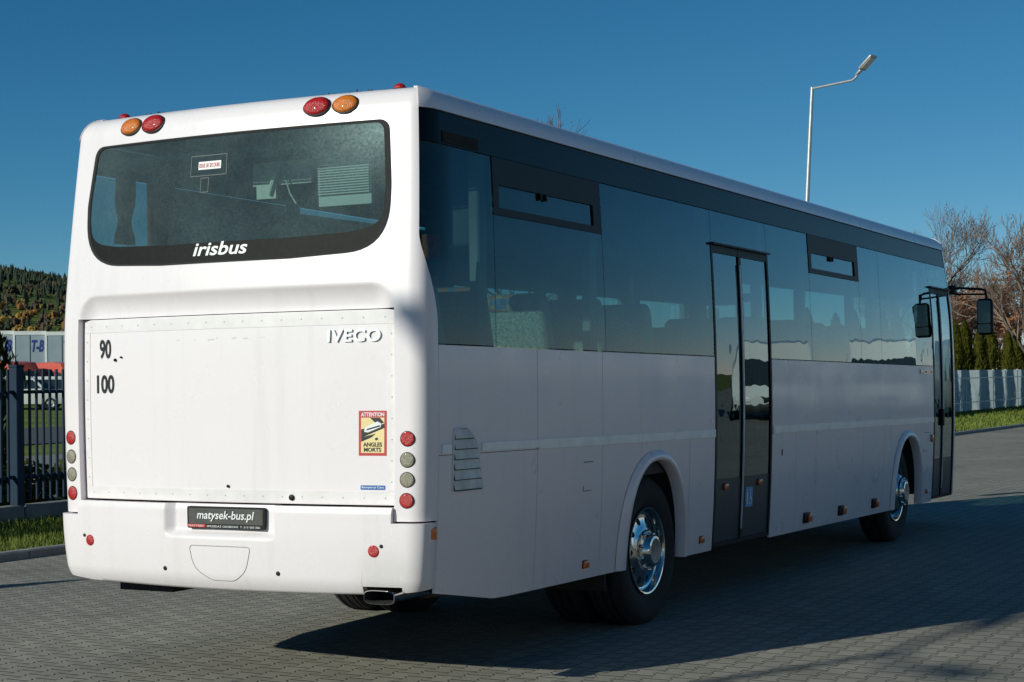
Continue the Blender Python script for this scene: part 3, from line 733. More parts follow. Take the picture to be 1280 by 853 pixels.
for s, belt, sk_ in ((1, rightbelt, rightskirt), (-1, leftbelt, leftskirt)):
    for k, (a, b) in enumerate(belt):
        mb = MB(); patch(mb, s*(U(a)+G), s*(U(b)-G), 1.2525, 1.846); pan[s, 'b', k] = mb.build('side_panel', M['white'], bus, smooth=True)
    for k, (a, b) in enumerate(sk_):
        mb = MB(); skirt(mb, s, a+G, b-G); pan[s, 'k', k] = mb.build('skirt_panel', M['white'], bus, smooth=True, sharp=45)
    # dark liner behind the panel gaps
    mb = MB()
    for a, b in ([(.235,2.6), (3.75,4.26), (5.51,8.97), (10.2,10.585)] if s > 0 else [(.235,2.6), (3.75,8.97), (10.2,11.46)]): patch(mb, s*U(a), s*U(b), .53, 1.84, off=-.024, rim=0)
    for a, b in ([(2.6,3.75), (8.97,10.2)]): patch(mb, s*U(a), s*U(b), 1.16, 1.84, off=-.024, rim=0)
    mb.build('inner_lining', M['dark'], bus, smooth=True)
    # waist trim rail
    for a, b in ([(.262,.36), (.70,1.388), (1.392,4.25), (5.52,10.57)] if s > 0 else [(.262,5.0), (5.004,11.4)]):
        mb = MB(); patch(mb, s*U(a), s*U(b), 1.262 if a < 1.3 else 1.250, 1.308, nv=3, off=.009, rim=.009); mb.build('trim_rail', M['rail'], bus, smooth=True)
    # wheel arch lips
    for c in YA:
        mb = MB(); path = []; n = 44; secs = []
        for k in range(n+1):
            a = pi*k/n; ca, sa = cos(a), sin(a); e = 2/2.3
            px = -math.copysign(abs(ca)**e, ca); pz = sa**e
            def pt(g, off): return S(s*U(c+px*(HA+g)), .415+pz*(ZA+g-.415)-(0 if pz > .02 else 0), off)
            w = .055 + (.05*max(0, -px)**3 if c < 5 else 0)
            secs.append([pt(-.012,-.05), pt(-.012,.028), pt(.004,.036), pt(.6*w,.028), pt(w,.004)])
        b = len(mb.v)
        for q in secs: mb.v += [tuple(p) for p in q]
        for k in range(n):
            for j in range(4):
                f = [b+5*k+j, b+5*k+j+1, b+5*k+5+j+1, b+5*k+5+j]; mb.f.append(f); mb.m.append(0)
        mb.build('wheel_arch', M['white'], bus, smooth=True, sharp=70)
        mb = MB(); n = 30; rows = []          # housing inside the arch
        for k in range(n+1):
            a = pi*k/n; px, pz = -cos(a), sin(a)
            rows.append([(s*xx, c+px*.60, .42+pz*.78) for xx in (1.21, .66)])
        for q in rows: mb.v += q
        for k in range(n): mb.f.append([2*k, 2*k+1, 2*k+3, 2*k+2]); mb.m.append(0)
        mb.build('wheel_housing', M['interior_dark'], bus, smooth=True)
    # window band, roof edge
    mb = MB(); patch(mb, lambda v: s*(us_v(v)+.004), lambda v: s*U(11.47), 2.948, 3.125, nu=120, nv=6, off=-.004); band = mb.build('window_band', M['band'], bus, smooth=True)
    if s > 0:
        mb = MB(); patch(mb, U(.30), U(.74), 2.958, 3.022, nv=3, off=.001, rim=.004)
        for k in range(5): patch(mb, U(.31), U(.73), 2.962+.012*k, 2.968+.012*k, nv=1, off=.006, rim=.005)
        mb.build('air_inlet', M['dark'], band, smooth=True)
    mb = MB(); patch(mb, lambda v: s*(us_v(v)+.002), lambda v: s*U(11.50), VR-.004, VE, nu=120, nv=10, off=.009, rim=.02); mb.build('roof_edge', M['white'], bus, smooth=True)
    # panes
    if s > 0: panes = [(None,.893), (.893,2.365), (2.365,4.285), (5.49,6.55), (6.55,8.0), (8.0,8.67), (8.67,10.585)]
    else: panes = [(None,.893), (.893,2.365), (2.365,4.285), (4.285,6.55), (6.55,8.0), (8.0,9.6), (9.6,11.46)]
    hop = {1: ((.893,2.365), (6.55,8.0)), -1: ((.893,2.365), (6.55,8.0))}[s]
    for a, b in panes:
        h0 = (a, b) in hop
        u0 = (lambda v: s*(us_v(v)+.006)) if a is None else s*(U(a)+G)
        u1 = (lambda v, b=b: s*(U(b)-G)) if a is None else s*(U(b)-G)
        mb = MB(); patch(mb, u0, u1, 1.853, 2.606 if h0 else 2.941, nv=14, off=-.002, rim=.006)
        w = mb.build('window', M['glass'], bus, smooth=True)
        if h0:
            mb = MB(); e = .012; ub = [s*(U(a)+G), s*(U(b)-G)]
            y0, y1, z0, z1 = a+.075, b-.12, 2.652, 2.785
            for q in ((a+G, b-G, 2.785, 2.943), (a+G, b-G, 2.608, 2.652), (a+G, y0, 2.652, 2.785), (y1, b-G, 2.652, 2.785)): patch(mb, s*U(q[0]), s*U(q[1]), q[2], q[3], nv=3, off=.003, rim=.02)
            fr = mb.build('vent_frame', M['black'], bus, smooth=True)
            mb = MB(); patch(mb, s*U(y0), s*U(y1), z0, z1, nv=3, off=-.008, rim=0); mb.build('vent_pane', M['glass'], fr, smooth=True)
            for dy in (-.035, .035):
                mb = MB(); F = frame_at(s*U((y0+y1)/2-.06+dy), z1-.012, 0); mb.bbox((-.010,-.028,-.006), (.010,.012,.012), .003, 1, 0, F); mb.build('latch', M['black'], fr, smooth=True, sharp=40)
# panes above the doors
for a, b in ((4.285,5.49), (10.585,11.46)):
    P1('door_header', M['glass'], bus, U(a)+G, U(b)-G, 2.705, 2.941, nv=4, off=-.002, rim=.006)
    mb = MB(); patch(mb, U(a-.02), U(b+.01), 2.688, 2.702, nv=1, off=.03, rim=.035); mb.build('rain_gutter', M['black'], bus)

def door(y0, y1, split, low, marker=True):
    mb = MB()
    z0, z1 = .432, 2.686
    for q in ((y0+.004, y0+.036, z0, z1), (y1-.036, y1-.004, z0, z1), (split-.026, split+.026, z0, z1)): patch(mb, U(q[0]), U(q[1]), q[2], q[3], nv=24, off=.002, rim=.04)
    d = mb.build('door', M['black'], bus, smooth=True)
    mb = MB(); patch(mb, U(split-.022), U(split-.012), z0+.1, z1-.12, nv=24, off=.012, rim=.012); mb.build('door_edge_trim', M['rail'], d, smooth=True)
    for a, b in ((y0+.036, split-.026), (split+.026, y1-.036)):
        mb = MB(); patch(mb, U(a), U(b), low, z1-.06, nv=26, off=-.008, rim=0); leaf = mb.build('door_glass', M['doorglass'], d, smooth=True)
        mb = MB(); patch(mb, U(a), U(b), z0+.03, low-.002, nv=10, off=-.008, rim=0); lp = mb.build('door_lower_panel', M['greydoor'], d, smooth=True)
        mb = MB(); patch(mb, U(a), U(b), z0, z0+.028, nv=2, off=.0, rim=.03); mb.build('door_rail', M['black'], d, smooth=True); mb = MB(); patch(mb, U(a), U(b), z1-.058, z1, nv=2, off=.0, rim=.03); mb.build('door_rail', M['black'], d, smooth=True)
    return d
dm = door(4.262, 5.508, 4.86, .93); df = door(10.60, 11.455, 10.98, .86)
def marker(u, v, parent, housing=False, w=.068, h=.046, off=0):
    mb = MB(); F = frame_at(u, v, off)
    if housing: mb.bbox((-.085,-.045,-.01), (.05,.045,.022), .008, 2, 1, F); mb.bbox((-.018,-.034,.018), (.055,.034,.042), .008, 2, 0, F)
    else: mb.bbox((-w/2,-h/2,-.01), (w/2,h/2,.020), .007, 2, 0, F); mb.bbox((-w/2-.004,-h/2-.004,-.01), (w/2+.004,h/2+.004,.006), .003, 1, 1, F)
    return mb.build('marker_light', [M['amberdim'], M['black']], parent, smooth=True, sharp=40)
marker(U(2.09), .503, pan[1,'k',1]); marker(U(4.04), .508, pan[1,'k',3]); marker(U(6.43), .512, pan[1,'k',5], True); marker(U(7.40), .514, pan[1,'k',6], True)
marker(U(8.44), .518, pan[1,'k',7], True); marker(U(10.36), .527, pan[1,'k',9], False, .05, .04); marker(U(10.50), 1.085, pan[1,'k',9], False, .06, .07)
marker(U(.150), .838, bumper, False, .11, .062); marker(-U(.150), .838, bumper, False, .11, .062)
marker(U(4.50), .872, dm, off=-.008); marker(U(5.24), .872, dm, off=-.008)
mb = MB(); patch(mb, U(4.94), U(5.10), .69, .845, nv=2, off=-.004, rim=.003); sg_ = mb.build('access_sign', M['signblue'], bus)
mb = MB()
def dot(u, v, r): poly_on(mb, [(U(u)+r*cos(a), v+r*sin(a)) for a in lin(0, 2*pi, 10)[:-1]], -.002)
dot(4.978,.820,.010); poly_on(mb, [(U(4.966),.71),(U(4.99),.71),(U(4.992),.805),(U(4.964),.805)], -.002)
dot(5.045,.820,.009); poly_on(mb, [(U(5.038),.75),(U(5.052),.75),(U(5.052),.807),(U(5.038),.807)], -.002); poly_on(mb, [(U(5.05),.765),(U(5.078),.72),(U(5.088),.727),(U(5.062),.775)], -.002)
ring_on(mb, [(U(5.05)+.030*cos(a), .735+.030*sin(a)) for a in lin(0, 2*pi, 18)[:-1]], [(U(5.05)+.022*cos(a), .735+.022*sin(a)) for a in lin(0, 2*pi, 18)[:-1]], -.002)
mb.build('pictogram', M['text_white'], sg_)
mb = MB(); F = frame_at(U(10.93), 1.30, .004); mb.bbox((-.03,-.09,-.01), (.03,.09,.02), .012, 2, 0, F); mb.build('door_handle', M['black'], df, smooth=True, sharp=40)
# front right pillar, louvre, flap marks, badge
mb = MB(); patch(mb, U(11.46)+G, U(11.455)+.19, .44, 3.128, nu=14, nv=30); mb.build('front_pillar', M['white'], bus, smooth=True); mb = MB(); patch(mb, -(U(11.46)+G), -(U(11.455)+.19), .44, 3.128, nu=14, nv=30); mb.build('front_pillar', M['white'], bus, smooth=True)
lv = [(.390,1.392,.02), (.548,1.398,.04), (.650,1.31,.05), (.722,1.046,.02), (.380,1.046,.02)]
lvp = rounded([(U(a), b, r) for a, b, r in lv], 4)
mb = MB(); poly_on(mb, lvp, .0025); louv = mb.build('air_louvre', M['interior_dark'], bus)
def edge_at(v): return .722 - (v-1.046)/(1.31-1.046)*.072 if v < 1.31 else .650 - (v-1.31)/.088*.10
for k in range(6):
    mb = MB(); v0 = 1.058 + .056*k; v1 = v0+.050
    b = len(mb.v); n = 8
    for i in range(n+1):
        for (v, o_) in ((v0,.016), (v1,.004), (v1-.006,.003)):
            e = edge_at(min(v, 1.385))-.008; u = U(.39 + (e-.39)*i/n); mb.v.append(tuple(S(u, min(v, 1.39), o_)))
    for i in range(n):
        for j in range(2): mb.f.append([b+3*i+j, b+3*i+3+j, b+3*i+4+j, b+3*i+1+j]); mb.m.append(0)
    mb.build('slat', M['grille'], louv, smooth=False)
mb = MB(); mb.tube([S(u, v, .004) for u, v in dense(lvp+lvp[:1], .02)], .005, 6, cap=False); mb.build('louvre_rim', M['white'], louv, smooth=True)
mb = MB()
for a, b, v0, v1 in ((2.02,2.16,1.146,1.151), (2.02,2.14,.966,.970), (2.018,2.026,.968,1.0)): patch(mb, U(a), U(b), v0, v1, nv=1, off=.0015, rim=0)
for a, b, v0, v1 in ((10.20,10.42,1.146,1.151), (10.16,10.34,.955,.959), (10.158,10.17,.955,.985)): patch(mb, U(a), U(b), v0, v1, nv=1, off=.0015, rim=0)
patch(mb, U(5.735), U(5.765), 1.065, 1.115, nv=1, off=.0015, rim=0)
mb.build('flap_seam', M['black'], pan[1,'k',1])
text_on('badge', 'RECREO', U(10.04), U(10.52), 1.765, 1.808, M['chrome'], pan[1,'b',3], .003, .008, .2, .02)
# roof
mb = MB(); ring = []
N = 90; per = [PU[-1]*i/N for i in range(N+1)]
loop = [(u) for u in per] + [-u for u in per[-2:0:-1]]
fr_ = [1, .97, .9, .75, .5, .25, .02]
for f in fr_:
    for u in loop:
        p = S(u, VE); y = p.y; yy = 6+(y-6)*(.94+.06*f) if abs(y-6) > 5 else 6+(y-6)*(.94+.06*f)
        mb.v.append((p.x*f, yy, p.z + .035*(1-f*f)))
n = len(loop)
for r in range(len(fr_)-1):
    for k in range(n): mb.f.append([r*n+k, r*n+(k+1)%n, (r+1)*n+(k+1)%n, (r+1)*n+k]); mb.m.append(0)
mb.f.append([(len(fr_)-1)*n+k for k in range(n)]); mb.m.append(0)
roof = mb.build('roof', M['white'], bus, smooth=True)
for s in (-1, 1):
    mb = MB(); F = Matrix.Translation((s*.98, .37, 3.283)); mb.lathe([(.045,-.03), (.045,.012), (.04,.022)], 20, F, 1); mb.lathe([(.038,.012), (.036,.03), (.026,.045), (.012,.052), (0,.053)], 20, F)
    mb.build('top_marker_light', [M['red'], M['black']], roof, smooth=True, sharp=45)
mb = MB(); rgn = random.Random(5)
for k in range(46):
    x = rgn.uniform(.35, .9) if k < 34 else rgn.uniform(-.9, -.6); y = .30+rgn.uniform(0, .08); z = S(x, VE).z + .002
    for q in range(2):
        mb.tube([(x, y, z-.01), (x+rgn.uniform(-.02,.02), y+rgn.uniform(-.02,.02), z+rgn.uniform(.004,.016))], [.006,.002], 4)
mb.build('roof_grime', mat('leaf_litter', (.05,.045,.03), .9, 0, .4, 30), roof)
# front
fu0, fu1 = U(11.455)+.195, PU[-1]
for s in (-1, 1):
    mb = MB(); patch(mb, s*fu0, s*(fu1-.001), 1.25, 2.93, nu=24, nv=14, off=-.004, rim=0); mb.build('windscreen', M['glass'], bus, smooth=True)
    mb = MB(); patch(mb, s*fu0, s*(fu1-.001), .42, 1.245, nu=24, nv=10, rim=.02); mb.build('front_panel', M['white'], bus, smooth=True); mb = MB(); patch(mb, s*fu0, s*(fu1-.001), 2.935, 3.128, nu=24, nv=4, rim=.02); patch(mb, s*U(11.50), s*(fu1-.001), VR-.004, VE, nu=30, nv=8, off=.014, rim=.02)
    mb.build('front_header', M['white'], bus, smooth=True)
    lens('headlight', s*(fu0+.25), .78, .085, M['clear'], bus, .02, .006)
    mb = MB()                               # mirror: arm pair, head, glass
    A = Vector((s*1.16, 11.60, 2.70 - .105)); 
    hz = -.105
    mb.bbox((min(s*1.13, s*1.30), 11.52, 2.56), (max(s*1.13, s*1.30), 11.64, 2.66), .02, 2)
    mb.tube([(s*1.20,11.58,2.63), (s*1.34,11.58,2.625), (s*1.58,11.58,2.605), (s*1.62,11.58,2.59), (s*1.632,11.58,2.50)], .014, 10)
    mb.tube([(s*1.22,11.58,2.57), (s*1.34,11.58,2.556), (s*1.632,11.58,2.548)], .011, 10)
    ma = mb.build('mirror_arm', M['black'], bus, smooth=True, sharp=40)
    mb = MB(); mb.bbox((min(s*1.525,s*1.705), 11.52, 2.095), (max(s*1.525,s*1.705), 11.62, 2.50), .045, 4); mh = mb.build('mirror_head', M['black'], ma, smooth=True, sharp=60)
    mb = MB()
    for z0, z1 in ((2.225,2.475), (2.12,2.215)):
        q = rounded([(s*1.545, z0, .02), (s*1.685, z0, .02), (s*1.685, z1, .02), (s*1.545, z1, .02)], 4); b = len(mb.v)
        mb.v += [(x, 11.517, z) for x, z in q]; mb.f.append(list(range(b, b+len(q)))); mb.m.append(0)
    mb.build('mirror_glass', mat('mirror_glass', (.10,.11,.115), .05, 1, 0), ma)
# ---- underbody and cabin
def zz(y): return -KR*(y-YR)
mb = MB()
for a, b, w in ((.35,2.45,1.17), (2.45,3.9,.60), (3.9,8.85,1.17), (8.85,10.3,.60), (10.3,11.55,1.15)): mb.box((-w,a,.50+zz(a)), (w,b,1.02))
mb.box((.28,1.5,.40), (.95,2.42,.55)); mb.box((-.95,.25,.475), (-.55,.55,.55)); mb.box((.2,4.2,.36), (1.0,5.3,.5)); mb.box((-1.0,6,.34), (-.1,7.4,.5)); mb.tube([(-1.1,3.17,.5),(1.1,3.17,.5)], .11, 12); mb.lathe([(0,-.2),(.2,-.14),(.24,0),(.2,.14),(0,.2)], 20, Matrix.Translation((0,3.17,.5))); mb.tube([(-1.05,9.5,.48),(1.05,9.5,.48)], .06, 10)
mb.tube([(.6,2.2,.46),(.9,1.2,.47),(1.0,.5,.53)], .05, 10)
mb.build('chassis', M['dark'], bus)
for s in (-1, 1):
    mb = MB(); mb.bbox((min(s*.62,s*1.2), 2.45, .30), (max(s*.62,s*1.2), 2.475, .80), .004, 1); mb.build('mud_flap', M['rubber'], bus)
mb = MB(); mb.box((-1.2,.28,1.02), (1.2,4.25,1.10)); mb.box((-1.2,4.25,1.02), (.75,5.55,1.10)); mb.box((-1.2,5.55,1.02), (1.2,10.55,1.10)); mb.box((-1.2,10.55,.7), (1.1,11.5,.76)); mb.box((.72,4.25,.60), (1.2,5.55,.66)); mb.build('cabin_floor', M['interior_dark'], bus)
mb = MB(); mb.box((-1.17,.36,3.02), (1.17,10.9,3.06)); mb.build('cabin_ceiling', M['interior'], bus)
for s in (-1, 1):
    mb = MB(); 
    mb.bbox((min(s*.78,s*1.17), 1.0, 2.47), (max(s*.78,s*1.17), 10.3, 2.84), .03, 2); mb.build('luggage_rack', M['interior_dark'], bus, smooth=True, sharp=50)
    mb = MB()
    for y in ([.893,2.365,4.285,5.49,6.55,8.0,8.67,10.585] if s > 0 else [.893,2.365,4.285,6.55,8.0,9.6]): mb = MB(); mb.bbox((min(s*1.13,s*1.20), y-.05, 1.1), (max(s*1.13,s*1.20), y+.05, 3.02), .012, 1); mb.build('window_pillar', M['interior'], bus, smooth=True, sharp=40)
    mb = MB(); mb.box((min(s*1.12,s*1.19), .36, 1.1), (max(s*1.12,s*1.19), 4.24 if s > 0 else 11.2, 1.84)); 
    if s > 0: mb.box((1.12, 5.53, 1.1), (1.19, 10.56, 1.84))
    mb.build('wall_lining', M['interior_dark'], bus)
# rear interior: shelf, ventilation grille, hanging gear seen through the dusty window
mb = MB(); mb.box((-1.15,.24,2.28), (1.15,.62,2.36)); mb.build('rear_shelf', M['interior_dark'], bus)
mb = MB(); mb.box((.34,.50,2.70), (.70,.53,3.0)); gq = mb.build('air_grille', M['interior_pale'], bus)
mb = MB()
for k in range(15): mb.box((.345,.483,2.765+.015*k), (.695,.50,2.772+.015*k))
mb.build('slat', M['interior_pale'], gq)
mb = MB(); mb.box((-.2,.60,2.86), (.22,.63,3.0)); mb.box((-.16,.58,2.78), (-.02,.60,2.86)); mb.tube([(.02,.57,2.98),(-.03,.57,2.88),(-.06,.57,2.80)], .016, 8); mb.tube([(.03,.57,2.97),(.09,.57,2.80),(.15,.56,2.72),(.18,.56,2.71)], .005, 6)
mb.build('roof_hatch_gear', M['grille'], bus)
def seat_mesh():
    mb = MB()
    T = Matrix.Translation((0, .0, .36)) @ Matrix.Rotation(radians(14), 4, 'X')
    mb.bbox((-.215, 0, .30), (.215, .44, .44), .05, 3)
    mb.bbox((-.215, -.06, 0), (.215, .06, .76), .05, 3, 0, T)
    mb.box((-.17,.08,0), (-.13,.36,.31), 1); mb.box((.13,.08,0), (.17,.36,.31), 1)
    s0 = mb.build('seat', [M['seat'], M['steel']], bus, smooth=True, sharp=50)
    mb = MB(); mb.bbox((-.205,-.066,.645), (.205,.066,.768), .045, 3, 0, T); mb.build('headrest_cover', M['cover'], s0, smooth=True, sharp=60)
    return s0
seat0 = seat_mesh(); first = True
spots = []
for x in (-.93,-.47,.47,.93):
    for y in [1.18 + .79*k for k in range(12)]:
        if x > 0 and 3.9 < y < 5.75: continue
        spots.append((x, y))
spots += [(x, .62) for x in (-.93,-.47,0,.47,.93)]
for x, y in spots:
    o = seat0 if first else copy_tree(seat0, bus); first = False
    o.location = (x, y, 1.10 + zz(y))
def curtain(x, y, h0, h1, w):
    mb = MB(); n = 20; rows = 8
    for j in range(rows+1):
        t = j/rows; pinch = 1 - .55*math.exp(-((t-.35)/.18)**2)
        for i in range(n+1):
            q = i/n-.5; mb.v.append((x + .055*sin(i*1.9)*(.6+.4*sin(i*.7+j*.3)), y + q*w*pinch, h0+(h1-h0)*t))
    for j in range(rows):
        for i in range(n): a = j*(n+1)+i; mb.f.append([a, a+1, a+n+2, a+n+1]); mb.m.append(0)
    mb.build('curtain', M['curtain'], bus, smooth=True)
curtain(-1.07, .80, 1.85, 2.95, .26); curtain(-1.05, .44, 2.55, 2.95, .16)
for y in (2.36, 4.28, 6.55, 8.0, 9.6): curtain(-1.06, y, 1.80, 2.48, .30)
for y in (.50,): curtain(1.08, y, 2.0, 2.5, .12)
mb = MB(); mb.tube([(.62,5.55,1.1),(.62,5.55,2.95)], .018, 10); mb.build('grab_pole', M['rail'], bus, smooth=True); mb = MB(); mb.tube([(.62,4.25,1.1),(.62,4.25,2.95)], .018, 10); mb.build('grab_pole', M['rail'], bus, smooth=True)

# ---- wheels
def wheel(y, s, front):
    w = empty('wheel'); w.parent = bus; R, Wd = .515, .285
    xo = 1.205 if not front else 1.185
    w.location = (s*xo, y, .5); w.rotation_euler = (0, radians(90)*s, 0)
    tread = [(R-.012,-.02)]
    prof = [(.29,-.055),(.30,-.03),(.33,-.012),(.40,0),(.455,-.004),(.487,-.020),(.503,-.040),(R,-.058)]
    for z in (-.09,-.15,-.21): prof += [(R,z+.008),(R-.012,z+.006),(R-.012,z-.006),(R,z-.008)]
    prof += [(R,-.235),(.49,-.268),(.45,-Wd),(.33,-Wd+.01),(.29,-Wd+.05)]
    mb = MB(); mb.lathe(prof, 72)
    if not front: mb.lathe([(r, h-.325) for r, h in prof], 56)
    mb.build('tyre', M['rubber'], w, smooth=True, sharp=35)
    mb = MB(); pr = [(.288,-.06),(.296,-.030),(.300,-.018),(.296,-.010),(.286,-.012),(.278,-.03),(.270,-.055)]
    if front: pr += [(.262,-.060),(.245,-.050),(.17,.030),(.155,.045),(.14,.050)]
    else: pr += [(.262,-.058),(.250,-.062),(.17,-.040),(.155,-.032),(.14,-.028)]
    mb.lathe(pr, 72)
    n = 10; za, zb = ((-.03,.0) if front else (-.088,-.078))
    r0, r1 = .238, .184
    for k in range(n):                       # hand holes
        a = 2*pi*(k+.5)/n; c = Vector((cos(a), sin(a), 0)); t = Vector((-sin(a), cos(a), 0))
        ra, rb = (.245,-.050), (.17,.030)
        if not front: ra, rb = (.250,-.062), (.17,-.040)
        b = len(mb.v); m_ = 14; mid = []
        for q in range(m_):
            e = 2*pi*q/m_; r = .210 + .025*cos(e); f = (r-ra[0])/(rb[0]-ra[0]); z = ra[1] + (rb[1]-ra[1])*f + .003
            mb.v.append(tuple(c*r + t*.021*sin(e) + Vector((0,0,z))))
        mb.f.append(list(range(b, b+m_))); mb.m.append(1)
    mb.build('rim', [M['chrome'], M['dark']], w, smooth=True, sharp=50)
    mb = MB()
    h0, h1 = (.05,.10) if front else (-.03,.045)
    mb.lathe([(.142,h0-.01),(.140,h0+.02),(.118,h0+.03),(.108,h1-.012),(.100,h1),(.085,h1+.003)], 48); mb.lathe([(.085,h1+.003),(.06,h1+.001),(0,h1)], 48, None, 1)
    for k in range(10):
        a = 2*pi*k/10; mb.lathe([(.013,h0-.005),(.013,h0+.03),(.008,h0+.036),(0,h0+.037)], 10, Matrix.Translation((.131*cos(a), .131*sin(a), .004)))
    mb.build('hub_cap', [M['chrome'], M['steel']], w, smooth=True, sharp=45)
for s in (-1, 1):
    wheel(3.17, s, False); wheel(9.42, s, True)

# ------------------------------------------------------------------ surroundings
CF, CR = Vector((-.4714, .8819, 0)), Vector((.8819, .4714, 0))
def spot(px, d):                             # a place d metres ahead, seen at column px of the photograph
    p = CAM + CF*d + CR*((px-640)/2153.084*d); return p.x, p.y
M['fence'] = mat('dark_blue_steel', (.010,.030,.062), .6, 0, .2, 6, 0, 40, .25)
M['concrete'] = mat('grey_concrete', (.24,.235,.22), .9, 0, .3, 4, .3, 50)
M['galv'] = mat('galvanised_steel', (.52,.53,.54), .45, .55, .2, 10)
M['lamp_lens'] = mat('lamp_lens', (.75,.76,.74), .2, 0, .05)
# steel bar fence
fen = tag(empty('bar_fence', (-9.35, 8.05, 0)), 'dark blue steel bar fence on a concrete plinth beside the grass verge', 'fence')
def at(o, lo): return Vector(lo)
mb = MB()
for k in range(-6, 14): mb.bbox((-.13, k*2.5+.01, -.05), (.13, k*2.5+2.49, .235), .015, 1)
mb.build('plinth', M['concrete'], fen)
for k in range(-6, 15):
    mb = MB(); mb.bbox((-.065, k*2.5-.065, .2), (.065, k*2.5+.065, 1.93), .008, 1); mb.bbox((-.072, k*2.5-.072, 1.925), (.072, k*2.5+.072, 1.955), .006, 1); mb.build('post', M['fence'], fen)
for k in range(-6, 14):
    mb = MB()
    for z in (.58, 1.62): mb.box((-.022, k*2.5+.066, z-.022), (.022, k*2.5+2.434, z+.022))
    for i in range(1, 20):
        y = k*2.5 + .065 + 2.37*i/20; mb.box((.0225, y-.014, .29), (.047, y+.014, 1.90))
    mb.build('bar_panel', M['fence'], fen)
# pale translucent screen fence further on
m, n, out = newmat('thuja_green'); df_ = n.nodes.new('ShaderNodeBsdfDiffuse'); tr_ = n.nodes.new('ShaderNodeBsdfTranslucent'); mx_ = n.nodes.new('ShaderNodeMixShader'); mx_.inputs[0].default_value = .35
t_ = noise_tex(n, 3.1); r_ = ramp(n, t_.outputs['Fac'], [(.3, (.055,.060,.012)), (.7, (.125,.120,.020))])
for q in (df_, tr_): n.links.new(r_.outputs[0], q.inputs[0])
n.links.new(df_.outputs[0], mx_.inputs[1]); n.links.new(tr_.outputs[0], mx_.inputs[2]); n.links.new(mx_.outputs[0], out.inputs[0]); M['thuja'] = m
m, n, out = newmat('pale_translucent_screen'); df_ = n.nodes.new('ShaderNodeBsdfDiffuse'); tr_ = n.nodes.new('ShaderNodeBsdfTranslucent'); mx_ = n.nodes.new('ShaderNodeMixShader'); mx_.inputs[0].default_value = .88
t_ = noise_tex(n, 1.5); r_ = ramp(n, t_.outputs['Fac'], [(.3, (.66,.72,.74)), (.7, (.80,.85,.86))])
for q in (df_, tr_): n.links.new(r_.outputs[0], q.inputs[0])
n.links.new(df_.outputs[0], mx_.inputs[1]); n.links.new(tr_.outputs[0], mx_.inputs[2]); n.links.new(mx_.outputs[0], out.inputs[0]); M['screen'] = m
scr = tag(empty('screen_fence', (-11.0, 46, 0)), 'pale translucent screen fence with thuja shadows showing through, beyond the front of the coach', 'fence')
for k in range(30):
    mb = MB(); mb.box((-.006, k*2.5+.035, .08), (.006, k*2.5+2.465, 1.75)); mb.build('screen_panel', M['screen'], scr)
for k in range(31):
    mb = MB(); mb.bbox((-.03, k*2.5-.03, -.05), (.03, k*2.5+.03, 1.78), .006, 1); mb.build('post', M['galv'], scr)
for z in (.42, 1.42):
    mb = MB(); mb.box((.0305, 0, z-.018), (.058, 75, z+.018)); mb.build('rail', M['galv'], scr)
# street lamps
def lamp(loc, h, arms, label, group=None):
    L = tag(empty('street_lamp', (loc[0], loc[1], 0)), label, 'street lamp')
    mb = MB(); mb.bbox((-.18,-.18,-.02), (.18,.18,.10), .02, 2); mb.tube([(0,0,.1),(0,0,1.2)], .085, 14); mb.tube([(0,0,1.2),(0,0,h)], [.075,.045], 14); mb.build('pole', M['galv'], L, smooth=True, sharp=40)
    for (dx, dy), ln, tilt in arms:
        d = Vector((dx, dy, 0)).normalized(); up = Vector((0,0,1))
        P = [up*(h-.05), up*(h-.03)+d*.05, up*(h+.02)+d*(ln*.6), up*(h+.05)+d*ln*.93, up*(h+.10)+d*ln*1.0, up*(h+.24)+d*(ln*1.0+.14*cos(tilt))]
        mb = MB(); mb.tube(P, .030, 10); mb.build('arm', M['galv'], L, smooth=True)
        t = (d*cos(tilt) + up*sin(tilt)).normalized(); sd = t.cross(up).normalized(); nn = sd.cross(t)
        F = Matrix.Translation(P[-1]) @ Matrix((t, sd, nn)).transposed().to_4x4()
        mb = MB(); mb.bbox((-.12,-.045,-.035), (.12,.045,.03), .02, 2, 0, F); mb.bbox((.08,-.13,-.04), (.56,.13,.035), .03, 3, 0, F); mb.build('lamp_head', M['galv'], L, smooth=True, sharp=50)
        mb = MB(); mb.bbox((.14,-.10,-.048), (.50,.10,-.036), .004, 1, 0, F); mb.build('lamp_lens', M['lamp_lens'], L)
    return L
L_ = lamp((-8.0-.29, 34.3-.123), 9.0, [((.93,-.37), 1.38, radians(40))], 'tall grey street lamp with one arm rising behind the coach roof')
L_.rotation_mode = 'QUATERNION'; L_.rotation_quaternion = Matrix.Rotation(radians(3.6), 4, CF).to_quaternion()   # it leans a little
lamp((-4.75, -13.8), 7.75, [((-.148,1.2), .46, radians(12)), ((.148,-1.2), .85, radians(12))], 'grey street lamp with two arms standing on the paving behind the coach')
